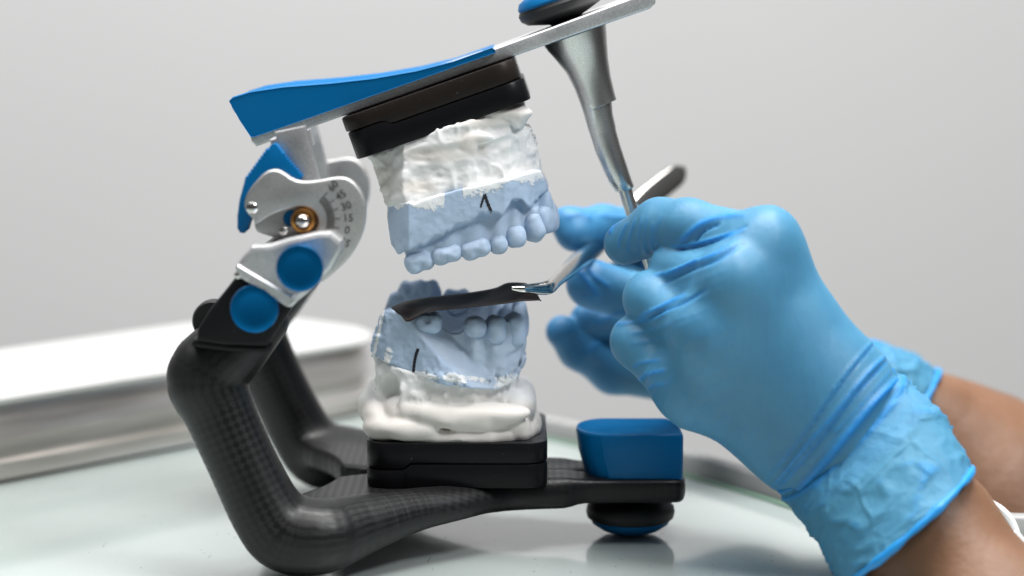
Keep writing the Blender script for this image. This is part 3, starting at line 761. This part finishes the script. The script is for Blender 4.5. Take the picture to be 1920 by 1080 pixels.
def decal(name, obj, strokes, mat, parent, lift=.1):
    """marker strokes laid on the surface of obj: each = list of (px, py, halfwidth px)"""
    me = obj.data; off = parent_world(obj)
    bv = BVHTree.FromPolygons([v.co+off for v in me.vertices], [tuple(p.vertices) for p in me.polygons])
    o = co.location; V = []; F = []
    for stx in strokes:
        sp2 = spline([np.array(s_) for s_ in stx], 8)
        P2 = [np.array(s_[:2]) for s_ in sp2]; k0 = len(V); n = len(P2)
        for i in range(n):
            d = P2[min(i+1, n-1)]-P2[max(i-1, 0)]; d = d/np.linalg.norm(d); nn = np.array([-d[1], d[0]])
            hw = sp2[i][2]*(1+.18*math.sin(i*2.1))
            for s_ in (-1, 0, 1):
                q = P2[i]+nn*hw*s_
                dr = Vector(W(q[0], q[1], 0)*.001)-o; dr.normalize()
                h = bv.ray_cast(o, dr)
                hp = h[0] if h[0] else Vector(W(q[0], q[1], -26)*.001)
                V.append(np.array(hp+(-dr)*lift*.001)*1000)
        for i in range(n-1):
            for j in range(2): a = k0+i*3+j; F.append((a, a+1, a+4, a+3))
    return link(name, V, F, mat, parent, True)
decal('marker_line', su, [[(901, 389, 1.6), (905, 376, 2.2), (909, 365, 2.6)], [(909, 364, 2.4), (914, 380, 3.0), (922, 399, 2.6)]], mt['marker'], su)

# ------------------------------------------------------------------ lower cast
lc = thing('dental_cast', (pl0+pl1)/2+np.array([0, 26, Hl*.5]), 'blue stone lower jaw cast with missing tooth, standing in white plaster on the base', 'dental cast', 'dental casts mounted in the articulator')
plate('mounting_plate', pl0+upz*0, pl1, upz, step(Hl*.425, Hl*.55, .205, .245), lambda t: Hl, mt['black'], lc, Yf=-26)
zpt = ZT+Hl
lpl = XZ([(700, 672), (775, 698), (860, 708), (962, 718), (966, 735), (962, 762), (960, 800), (706, 800), (697, 740)], -22)
lx0 = W(700, 700, -20)[0]; lx1 = W(966, 740, -14)[0]
lplan = [(lx0-1, -5), (lx0-1, 14), (lx0+1.5, 17.5), (lx0+8, 23.6), (-10, 23.6), (lx1-4, 16.5), (lx1, 8), (lx1+.5, -5)]
pb = lambda x, y, Y: W(x, y, Y)
def ringpts(zc, r, hx0, hx1, hy, wob):
    pts = []
    for k in range(25):
        t = 2*math.pi*k/24
        cxm, rxm = (hx0+hx1)/2, (hx1-hx0)/2
        sx = math.copysign(abs(math.cos(t))**.6, math.cos(t)); sy = math.copysign(abs(math.sin(t))**.6, math.sin(t))
        pts.append((np.array([cxm+rxm*sx, hy*sy, zc+wob*math.sin(3*t+1)+.4*math.sin(5*t)]), r*(1+.22*math.sin(2*t+.6)+.14*math.sin(5*t+2))))
    return pts
hx0 = W(708, 790, -20)[0]; hx1 = W(985, 785, -20)[0]
roll = ringpts(W(850, 784, -24)[2], 4.2, hx0+2.6, hx1-1.4, 22.4, 1.1)
roll2 = ringpts(zpt+1.0, 2.9, hx0+.2, hx1+1.8, 22.2, .4)
def plaster_l(P):
    d = band(P, lpl, lplan, .8)+fbm(P, .16, 3, 13)*.9+np.abs(fbm(P, .5, 3, 8))*.35
    # broken hollow at the rear side
    d = smax(d, -ell(P, W(731, 734, -20.5), (3.4, 4.2, 5.2)), .7)
    d = smax(d, -rc(P, W(765, 700, -24.4), W(757, 770, -24.4), .9, 1.3), .8)
    d = smax(d, -ell(P, W(905, 738, -27), (9, 3.0, 2.6)), 1)
    d2 = rbox(P, ((hx0+hx1)/2, 0, zpt+2.5), ((hx1-hx0)/2+1.5, 21.5, 3.6), 3)
    e = None
    for L_ in (roll, roll2):
        for (a, ra), (b, rb) in zip(L_[:-1], L_[1:]):
            x = rc(P, a, b, ra, rb); e = x if e is None else np.minimum(e, x)
    e = smin(e, d2, .5)
    for c, r in ((W(706, 775, -15), (4.2, 7, 4.4)), (W(694, 760, -8), (3.6, 6, 5.5)), (W(722, 800, -19), (6.5, 5, 4.6)), (W(703, 736, -10), (2.5, 4, 4)), (W(965, 765, -8), (5, 10, 5.5)), (W(915, 774, -21), (12, 5.0, 3.0)), (W(770, 806, -23), (8, 3.2, 3.4))):
        e = smin(e, ell(P, c, r), 1.1)
    e = e+fbm(P, .11, 2, 17)*.6
    out = smin(d, e, .5)
    return np.where(P[:, 2] < zpt+.6, smax(out, rbox(P, ((pl0[0]+pl1[0])/2, -1, zpt), ((pl1[0]-pl0[0])/2-1.3, 23.6, 8), 5), .3), out)
v, f = nets(plaster_l, (hx0-9, -30, zpt-3), (hx1+9, 30, W(800, 690, -10)[2]+5), .5)
q = prj(v)
sm = np.clip((q[:, 1]-745)/15, 0, 1)
sm = np.maximum(sm, smooth_mask(q, [(860, 745, 90, 22)]) * .8)
link('plaster_mount', v, f, mt['plaster'], lc, attr={'smear': sm})
# lower stone
lst = XZ([(717, 588), (733, 583), (790, 592), (822, 606), (832, 620), (846, 628), (862, 627), (874, 616), (905, 606), (980, 606), (984, 640), (976, 672), (966, 690), (985, 690), (980, 703), (965, 722), (930, 730), (870, 722), (820, 712), (776, 703), (690, 668), (700, 632)], -22)
sx0 = W(692, 668, -22)[0]; sx1 = W(982, 640, -12)[0]
slp = [(sx0-1, -5), (sx0-1, 15), (sx0+1, 18), (sx0+5, 21), (sx0+20, 25.4), (-12, 25.2), (-3, 21), (sx1-2, 13.5), (sx1+.6, 6), (sx1+.6, -5)]
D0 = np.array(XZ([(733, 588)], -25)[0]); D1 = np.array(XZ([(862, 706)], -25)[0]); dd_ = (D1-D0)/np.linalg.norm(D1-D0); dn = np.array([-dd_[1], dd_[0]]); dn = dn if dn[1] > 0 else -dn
zfl = W(850, 668, 0)[2]
LT = [(803, 606, -18.6, 25, 18, 4.6, 3), (891, 613, -19.4, 20, 18.5, 3.9, 2), (929, 618, -18.0, 17, 25, 3.7, 2), (963, 619, -13.6, 17, 32, 3.4, 1), (974, 604, -6.2, 12, 34, 2.6, 0), (977, 603, -1.8, 12, 34, 2.5, 0)]
def stone_l(P):
    d = band(P, lst, slp, .8)
    # sloping gum above the trimmed facet
    s = (P[:, [0, 2]]-D0)@dn
    ay = np.abs(P[:, 1])
    slope = ay-(25.0-np.clip(s, 0, 6)*.95-np.clip(s-7, 0, 30)*.12-.5*(1-np.exp(-np.clip(s, 0, 30)/.8)))
    d = smax(d, np.where(s > 0, slope, -5), .5)
    # tongue side hollow
    h = rbox(np.stack([P[:, 0], P[:, 1], P[:, 2]], 1), (-22, 0, zfl+17), (26, 15.2, 20), 5)
    d = smax(d, -h, 1.5)
    # vestibule lip at lower right
    lipc = W(955, 690, -15)
    for (x, y, Y, rx, ry, rd, kd) in LT[1:5]:
        d = smin(d, ell(P*[1, 1, 1], W(x, y+34, Y+.9), (RR(rx, Y)*.8, rd*.8, 6)), 2.2)
        c2 = W(x, y+34, Y+.9); c2[1] *= -1; d = smin(d, ell(P, c2, (RR(rx, Y)*.8, rd*.8, 6)), 2.2)
    for g0, g1 in ((W(905, 668, -21.5), W(940, 680, -21)), (W(940, 680, -21), W(972, 664, -15.5))):
        d = smax(d, -rc(P, g0, g1, .7, .9), 1.6)
    q = prj(P)
    low = np.exp(-((q[:, 1]-712)/16)**2)*(q[:, 0] > 800)
    edge_l = np.exp(-((q[:, 0]-(704+(640-q[:, 1])*.3))/10)**2)*(q[:, 1] > 590)
    return d+fbm(P, .2, 3, 41)*.32+low*(fbm(P, .7, 3, 4)*.9-.35)+edge_l*(vnoise(P, .8, 2)*.9-.3)+.12*fbm(P, 1.2, 2, 9)*(s < 0)
v, f = nets(stone_l, (sx0-4, -30, zfl-14), (sx1+6, 30, W(800, 560, 0)[2]+8), .42)
q = prj(v)
bot = np.array([(775, 705), (830, 708), (870, 712), (930, 716), (975, 715)], float)
db, sb_ = pl_dist(q, bot)
nn = fbm(v, .12, 3, 51)
nn = nn+.5*fbm(v, .6, 2, 55)
s1 = np.clip(1.05-db/(26+17*nn), 0, 1)*(.75+.5*fbm(v, .35, 2, 56))
s1 = np.maximum(s1, smooth_mask(q, [(722, 665, 16, 20)])*(.55+1.1*fbm(v, .45, 3, 61)))
s1 = np.maximum(s1, np.clip(1-(np.abs(q[:, 0]-(700+(668-q[:, 1])*.22))/8), 0, 1)*.8*(q[:, 0] < 730))
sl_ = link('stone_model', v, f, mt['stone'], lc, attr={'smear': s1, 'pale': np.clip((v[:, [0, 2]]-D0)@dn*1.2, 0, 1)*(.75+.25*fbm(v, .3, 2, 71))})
lyaw = [0, R(10), R(22), R(48), R(75), R(86)]
for i, (x, y, Y, rx, ry, rd, kd) in enumerate(LT):
    c = W(x, y, Y)
    for s in (1, -1):
        cc = c.copy(); cc[1] *= s
        tooth('tooth', cc, RR(rx, Y) if i < 4 else 2.7, rd, RR(ry, Y), 0, lyaw[i]*s, sl_, mt['stone_tooth'], kd, 1)
for x, y in ((760, 590), (790, 588)):
    c = W(x, y, -19.5); c[1] = 19.5; tooth('tooth', c, 4.2, 4.2, 4.2, 0, 0, sl_, mt['stone_tooth'], 3, 1)
c = W(850, 606, -20); c[1] = 19.8; tooth('tooth', c, 4.6, 4.3, 4.0, 0, 0, sl_, mt['stone_tooth'], 3, 1)
decal('marker_line', sl_, [[(784, 654, 2.8), (780, 665, 2.9), (777, 680, 2.8), (775, 698, 2.6)]], mt['marker'], sl_)

# ------------------------------------------------------------------ articulating paper
topc = spline([(733, 577, -16), (757, 566, -12), (800, 558, -11), (870, 550, -11), (925, 541, -11), (950, 531, -11), (975, 530, -12), (990, 533, -13), (1003, 545, -16), (1013, 562, -22)], 5)
botc = spline([(735, 579, -20), (752, 592, -24), (766, 603, -26), (800, 585, -27), (850, 580, -27.5), (905, 574, -27.5), (950, 569, -27.5), (975, 565, -27), (995, 564, -26), (1015, 563, -24)], 5)
ns = 10; V = []
n = len(topc)
for i in range(n):
    A = W(*topc[i]); B = W(*botc[i])
    for j in range(ns+1):
        t = j/ns; p = A*(1-t)+B*t; p = p+np.array([0, 0, .9*math.sin(math.pi*t)*math.sin(i*.22)])
        V.append(p)
F = [(i*(ns+1)+j, i*(ns+1)+j+1, (i+1)*(ns+1)+j+1, (i+1)*(ns+1)+j) for i in range(n-1) for j in range(ns)]
pa = link('articulating_paper', V, F, mt['paper'], None)
md = pa.modifiers.new('thickness', 'SOLIDIFY'); md.thickness = .00012; md.offset = 0
tag(pa, 'dark brown curled strip of articulating paper held by tweezers between the two casts', 'articulating paper')

# ------------------------------------------------------------------ tweezers
tw = thing('tweezers', W(1035, 545, -18), 'bent steel tweezers in the far gloved hand, gripping the dark paper strip', 'tweezers')
def arm(off, rx):
    pts = spline([(962, 540+off*.6, -27, 3.2, 2.6), (985, 541+off, -26, 6, 4), (1015, 541+off*1.2, -22, 9, 6), (1032, 537+off*1.2, -19, 10.5, 8), (1046, 523+off, -10, 11, 9), (1080, 493+off, 12, 15, 10), (1118, 463+off, 40, 15, 9), (1170, 414+off, 74, 17, 9), (1215, 371+off*.6, 86, 19, 8), (1262, 334+off*.3, 96, 19, 7), (1276, 323, 99, 15, 6), (1284, 316, 101, 5, 3)], 4)
    return [(W(p[0], p[1], p[2]), (RR(p[3], p[2])*1.08, RR(p[4], p[2])*.7)) for p in pts]
tube('tweezer_arm', arm(2, 1), mt['steel'], tw, 20)
a2 = [(p+np.array([-.3, 4.0*min(1, i/6)*max(0, 1-(i-8)/36) if i > 0 else .8, -.2]), r) for i, (p, r) in enumerate(arm(0, 1))]
tube('tweezer_arm', a2, mt['steel'], tw, 20)

# ------------------------------------------------------------------ person: forearms, gloves
def S(x, y, Y, r): return (W(x, y, Y), RR(r, Y))
fA = [S(1560, 790, -44, 42), S(1650, 900, -52, 84), S(1732, 1000, -62, 128), S(1900, 1220, -84, 160), S(2050, 1420, -100, 175)]
fB = [S(1600, 712, 72, 44), S(1665, 752, 76, 52), S(1718, 792, 80, 80), S(1777, 865, 84, 150), S(1865, 994, 88, 240), S(2040, 1064, 94, 246), S(2200, 1130, 100, 250)]
person = thing('person', W(2100, 1300, 0)*[1, 1, 0], 'person reaching in from the right, bare forearms, blue gloved hands holding the pin and tweezers', 'person')
for A, lo_, hi_, lb in ((fA, (60, -175, -95), (215, -40, 125), 'near bare forearm'), (fB, (60, 35, -60), (235, 160, 165), 'far bare forearm, blurred')):
    def arm_fn(P, A=A):
        d = None
        for (a, ra), (b, rb) in zip(A[:-1], A[1:]):
            x = rc(P, a, b, ra, rb); d = x if d is None else smin(d, x, 10)
        return d+fbm(P, .03, 2, 3)*.9
    v, f = nets(arm_fn, lo_, hi_, 1.3)
    fo_ = link('forearm', v, f, mt['skin'], person); tag(fo_, lb)
def hand(chains, k, fn_extra=None):
    segs = [[(W(x, y, Y), RR(r, Y)) for x, y, Y, r in ch] for ch in chains]
    def fn(P):
        tot = None
        for ch, kk in zip(segs, k):
            d = None
            for (a, ra), (b, rb) in zip(ch[:-1], ch[1:]):
                x = rc(P, a, b, ra, rb); d = x if d is None else smin(d, x, 3.0)
            tot = d if tot is None else smin(tot, d, kk(P) if callable(kk) else kk)
        if fn_extra: tot = fn_extra(P, tot)
        return tot
    pts = np.array([p for c in segs for p, r in c]); rs = np.array([r for c in segs for p, r in c])
    return fn, (pts-rs[:, None]).min(0)-3, (pts+rs[:, None]).max(0)+3
def wrinkle(v, f, fn, folds, near=-1):
    """raise or sink narrow folds; returns fold attribute. folds: (polyline px, width px, height mm, colour)"""
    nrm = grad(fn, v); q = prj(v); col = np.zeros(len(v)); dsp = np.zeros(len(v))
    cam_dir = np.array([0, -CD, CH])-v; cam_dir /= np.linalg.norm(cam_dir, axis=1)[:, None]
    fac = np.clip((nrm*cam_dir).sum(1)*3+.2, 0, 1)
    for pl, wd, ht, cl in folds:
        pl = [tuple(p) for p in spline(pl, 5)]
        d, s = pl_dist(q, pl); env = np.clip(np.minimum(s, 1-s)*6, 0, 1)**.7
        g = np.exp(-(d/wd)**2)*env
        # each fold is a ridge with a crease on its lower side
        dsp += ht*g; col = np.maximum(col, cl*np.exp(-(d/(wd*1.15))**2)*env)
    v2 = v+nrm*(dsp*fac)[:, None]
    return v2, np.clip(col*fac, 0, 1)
# --- near hand
chA = [
 [(1545, 780, -46, 84), (1640, 890, -54, 98)],
 [(1585, 730, -46, 76), (1500, 835, -44, 72)],
 [(1585, 730, -46, 76), (1432, 458, -46, 53)],
 [(1560, 760, -48, 76), (1372, 530, -54, 52)],
 [(1530, 800, -47, 74), (1318, 628, -53, 50)],
 [(1500, 835, -44, 72), (1280, 728, -44, 50)],
 [(1480, 700, -36, 95), (1400, 620, -32, 80)],
 [(1432, 458, -46, 53), (1290, 426, -30, 51), (1238, 424, -23, 50), (1172, 457, -15, 40)],
 [(1372, 530, -54, 50), (1265, 503, -31, 43), (1290, 512, -8, 36), (1330, 520, 6, 34)],
 [(1318, 628, -53, 50), (1222, 560, -33, 50), (1250, 575, -10, 40), (1300, 590, 0, 36)],
 [(1280, 728, -44, 50), (1196, 640, -33, 48), (1230, 650, -10, 38), (1290, 665, -2, 34)],
 [(1500, 690, -35, 75), (1400, 560, -4, 55), (1310, 462, 14, 46), (1228, 418, 17, 43)],
]
def kf(x0, x1):
    X0 = W(x0, 550, -50)[0]; X1 = W(x1, 550, -50)[0]
    return lambda P: 1.2+11*np.clip((P[:, 0]-X0)/(X1-X0), 0, 1)**1.5
kA = [8, 8, 10, 13, 13, 13, 12, kf(1300, 1450), kf(1260, 1370), kf(1215, 1320), kf(1185, 1280), 2.5]
def extraA(P, d):
    for x, y, Y, r, k in ((1430, 448, -49, 30, 8), (1362, 522, -57, 28, 9), (1302, 615, -56, 28, 9), (1266, 705, -46, 24, 8)):
        d = smin(d, ell(P, W(x, y, Y), (RR(r, Y),)*3), k)
    return d
fnA, lo, hi = hand(chA, kA, extraA)
v, f = nets(fnA, lo, hi, .75)
foldsA = [
 ([(1272, 457), (1290, 440), (1315, 420), (1350, 407), (1400, 402)], 5, .55, .85),
 ([(1255, 462), (1300, 458), (1350, 446), (1400, 428)], 3.5, .7, .9),
 ([(1240, 520), (1290, 498), (1340, 478), (1385, 452)], 3.5, .55, .8),
 ([(1222, 518), (1270, 505), (1320, 486)], 3, .5, .6),
 ([(1195, 598), (1240, 575), (1290, 552)], 3.5, .55, .7),
 ([(1150, 610), (1185, 604), (1230, 596), (1270, 570)], 3, .4, .5),
 ([(1185, 690), (1205, 680), (1240, 676)], 3, .4, .6), ([(1195, 715), (1215, 702), (1250, 694)], 3.2, .5, .8), ([(1205, 738), (1222, 725), (1250, 718)], 2.8, .4, .6),
 ([(1180, 625), (1215, 620), (1260, 606)], 3, .25, .25), ([(1180, 645), (1215, 640), (1262, 630)], 3, .22, .2),
 ([(1143, 440), (1150, 425), (1165, 412)], 3, .4, .9), ([(1160, 470), (1163, 445), (1178, 415)], 2.6, .38, .55), ([(1178, 478), (1180, 450), (1192, 408)], 2.6, .38, .5), ([(1195, 482), (1196, 455), (1205, 402)], 2.4, .3, .35), ([(1213, 480), (1208, 455), (1214, 400)], 2.4, .28, .3), ([(1230, 476), (1222, 455), (1226, 415)], 2.6, .3, .5),
 ([(1245, 470), (1228, 448), (1240, 400)], 2.4, .25, .3),
 ([(1650, 625), (1612, 668), (1560, 735), (1500, 820), (1425, 905)], 2.4, .55, .35),
 ([(1652, 632), (1610, 678), (1556, 748), (1500, 826), (1430, 912)], 2.2, -.5, .55),
 ([(1668, 660), (1622, 705), (1560, 782), (1500, 850), (1440, 925)], 3.0, .9, .8),
 ([(1672, 668), (1600, 745), (1530, 835), (1446, 932)], 2.4, -.55, .9),
 ([(1675, 690), (1600, 775), (1560, 815)], 2.2, .35, .5), ([(1640, 742), (1560, 830), (1500, 880)], 2.0, .3, .3),
 ([(1705, 690), (1640, 752), (1560, 850), (1500, 915), (1460, 962)], 6, 1.2, .95),
]
# faint stretch lines along the lower border of the hand
for k in range(26):
    t = k/25; x = 1195+t*240; y = 735+t*150
    foldsA.append(([(x-4, y+6), (x+8, y-20), (x+26+8*math.sin(k*2.3), y-48-14*math.sin(k*1.7))], 2.2, .2+.08*math.sin(k*3), .18))
for pl in ([(1262, 463), (1310, 455), (1360, 438), (1400, 416)], [(1238, 528), (1290, 502), (1345, 480), (1392, 450)], [(1190, 604), (1235, 582), (1290, 556), (1330, 530)], [(1300, 452), (1318, 428), (1350, 413)]):
    foldsA.append(([(x+1, y+6) for x, y in pl], 2.6, -.75, .55))
for k in range(16):
    t = k/15; x = 1290+t*190; y = 500+t*40
    foldsA.append(([(1240+18*math.sin(k*2)+t*60, 520+t*250), (1290+t*60, 500+t*250+6*math.sin(k*3)), (1350+t*60+10*math.sin(k), 470+t*262)], 2.0, .13+.05*math.sin(k*5), .12))
v, fold = wrinkle(v, f, fnA, foldsA)
gA = link('glove', v, f, mt['glove'], person, attr={'fold': fold}); tag(gA, 'blue nitrile glove on the near hand, pinching the pin rod')
# --- far hand
chB = [
 [(1590, 700, 72, 62), (1400, 660, 70, 80)],
 [(1400, 660, 70, 80), (1255, 480, 64, 48)],
 [(1400, 680, 70, 80), (1250, 580, 68, 50)],
 [(1420, 700, 70, 72), (1265, 700, 68, 56)],
 [(1255, 480, 64, 48), (1190, 428, 58, 38), (1130, 420, 52, 34), (1084, 430, 44, 40)],
 [(1300, 560, 40, 48), (1200, 560, 40, 44), (1108, 532, 36, 47)],
 [(1250, 540, 68, 46), (1165, 528, 60, 40)],
 [(1250, 610, 68, 50), (1170, 604, 62, 36), (1100, 598, 56, 31)],
 [(1265, 700, 68, 56), (1150, 695, 62, 42), (1085, 655, 56, 36), (1054, 622, 52, 31)],
]
kB = [10, 10, 10, 10, 2.5, 2, 2, 1.6, 1.8]
def extraB(P, d):
    d = smin(d, rc(P, W(1060, 415, 42), W(1072, 440, 40), RR(26, 42), RR(26, 42)), 4)
    return d
fnB, lo, hi = hand(chB, kB, extraB)
v, f = nets(fnB, lo, hi, .9)
foldsB = [([(1085, 505), (1100, 525), (1125, 560)], 5, .8, .6), ([(1100, 498), (1118, 520), (1145, 540)], 4, .6, .5), ([(1060, 410), (1085, 400), (1110, 412)], 5, .5, .2), ([(1120, 400), (1160, 408), (1200, 402)], 5, .5, .2), ([(1115, 610), (1150, 590), (1190, 585)], 5, .7, .4), ([(1100, 670), (1110, 650), (1125, 640)], 5, .6, .3)]
v, fold = wrinkle(v, f, fnB, foldsB)
fold = np.clip(fold+.3*np.clip((1190-prj(v)[:, 0])/60, 0, 1), 0, 1)*.8
gB = link('glove', v, f, mt['glove'], person, attr={'fold': fold}); tag(gB, 'blue nitrile glove on the far hand, blurred, pinching the tweezers')
# --- cuffs
def cuff(name, stations, Ys, depth, bulge, parent, seed, amp):
    """stations = pairs of photo points (upper, lower) along the arm; opened at the last one"""
    n = 96; rings = []; sub = 10
    st = spline([np.array([*a, *b, Y, dpt, bg]) for (a, b), Y, dpt, bg in zip(stations, Ys, depth, bulge)], sub)
    attrs = []
    for i, s in enumerate(st):
        A = W(s[0], s[1], s[4]); B = W(s[2], s[3], s[4]); c = (A+B)/2; u = (A-B)/2
        ax = np.cross(u, [0, 1, 0]); ax /= np.linalg.norm(ax)
        if ax[0] < 0: ax = -ax
        t0 = i/(len(st)-1)
        rg = []
        for k in range(n):
            th = 2*math.pi*k/n
            p = c+u*math.cos(th)+np.array([0, 1, 0])*s[5]*math.sin(th)+ax*(s[6]*math.sin(th))
            rg.append(p)
        rings.append(np.array(rg))
    Rg = np.array(rings); cen = Rg.mean(1, keepdims=True)
    P = Rg.reshape(-1, 3); cm = np.repeat(cen, n, 1).reshape(-1, 3)
    nr_ = P-cm; nr_ /= np.linalg.norm(nr_, axis=1)[:, None]
    tt = np.repeat(np.linspace(0, 1, len(st)), n)
    q = P*np.array([.7, 1, .7])
    rid = (1-np.abs(vnoise(q, .17, seed)))**7*1.0+(1-np.abs(vnoise(q, .33, seed+3)))**6*.5+.5*vnoise(q, .08, seed+5)
    crs = np.exp(-((tt-.0)/.05)**2)*.9+np.exp(-((tt-.16)/.04)**2)*1.0+np.exp(-((tt-.30)/.035)**2)*.8
    P = P+nr_*(amp*rid*np.clip(tt*4, .2, 1)*(1-.5*(tt > .97)))[:, None]+nr_*(crs*.6)[:, None]
    fo = np.clip((rid-.9)*.9, 0, .55)+np.clip(crs*.75, 0, .8)+.85*(tt > .965)
    V = P.reshape(len(st), n, 3)
    # inner layer: fold back inside the cuff
    inner = V[::-1]-nr_.reshape(len(st), n, 3)[::-1]*.45
    m2 = max(2, len(st)//2)
    Vall = np.concatenate([V, inner[:m2]], 0); fo = np.concatenate([fo, fo.reshape(len(st), n)[::-1][:m2].ravel()])
    nrg = len(Vall); idx = np.arange(nrg*n).reshape(nrg, n)
    F = np.stack([idx[:-1], np.roll(idx, -1, 1)[:-1], np.roll(idx, -1, 1)[1:], idx[1:]], -1).reshape(-1, 4)
    o = link(name, Vall.reshape(-1, 3), F, mt['cuff'], parent, attr={'fold': np.clip(fo, 0, 1)})
    last = V[-1]
    tb_ = []; pr = []
    for k in range(n+1):
        p = last[k % n]; pr.append(p)
    # rolled bead on the hem
    rr3 = .95; rings = []
    for k in range(n):
        p = last[k]; d = last[(k+1) % n]-last[k-1]; d /= np.linalg.norm(d)
        a = np.cross(d, p-last.mean(0)); a /= np.linalg.norm(a); b = np.cross(d, a)
        r4 = rr3*(1+.25*math.sin(k*.5)+.15*math.sin(k*1.3))
        rings.append([p+(a*math.cos(t)+b*math.sin(t))*r4 for t in [2*math.pi*j/10 for j in range(10)]])
    rings.append(rings[0])
    bead = loft('cuff_bead', [[tuple(x) for x in r] for r in rings], mt['bead'], parent, caps=False)
    return o
mt['bead'] = M('nitrile_bead', (.012, .25, .60), .4, 0, .45, Subsurface_Weight=.2, Subsurface_Radius=(.001, .002, .004), Subsurface_Scale=1)
cuff('cuff', [((1636, 668), (1446, 886)), ((1668, 694), (1462, 915)), ((1697, 716), (1474, 936)), ((1738, 748), (1494, 968)), ((1776, 796), (1528, 1008)), ((1804, 850), (1556, 1052)), ((1820, 882), (1580, 1092))],
     [-46, -48, -50, -54, -58, -62, -65], [11.2, 13, 14.5, 17, 19, 21, 22.5], [-2, -1, 0, 1, 2, 3, 4.5], gA, 5, 1.0)
cuff('cuff', [((1590, 632), (1560, 780)), ((1630, 642), (1585, 795)), ((1672, 652), (1608, 805)), ((1715, 668), (1632, 815)), ((1757, 697), (1655, 832))],
     [72, 74, 76, 78, 80], [14, 15, 16, 17.5, 19], [0, 0, 0, 1, 2], gB, 11, 1.1)

# ------------------------------------------------------------------ white round object at the lower right
mt['dial_white'] = M('white_dial_plastic', (.8, .8, .8), .4)
dc = W(1832, 1014, -14)
disc = thing('plastic_dial', dc*[1, 1, 0], 'round white plastic dial with grey face half hidden behind the near forearm', 'dial')
lathe('dial_rim', dc, (-.1, -1, .25), [(9.4, -2.5), (12, -2.4), (12.5, -.5), (12.2, .8), (11.3, 1.3), (10.3, 1.0), (9.8, 0), (9.6, -2.4)], mt['dial_white'], disc, 64)
mt['dial'] = M('grey_dial_face', (.36, .38, .41), .4)
lathe('dial_face', dc, (-.1, -1, .25), [(9.7, -2.2), (9.7, -.3), (0, -.25)], mt['dial'], disc, 48)
lc_ = W(1909, 1012, -16)
tube('dial_lug', [(lc_+np.array([-1.5, 0, 2.2]), 1.4), (lc_+np.array([0, 0, 0]), 1.9), (lc_+np.array([1.0, 0, -6]), 1.8), (lc_+np.array([1, 0, -11]), 1.6)], mt['dial_white'], disc)
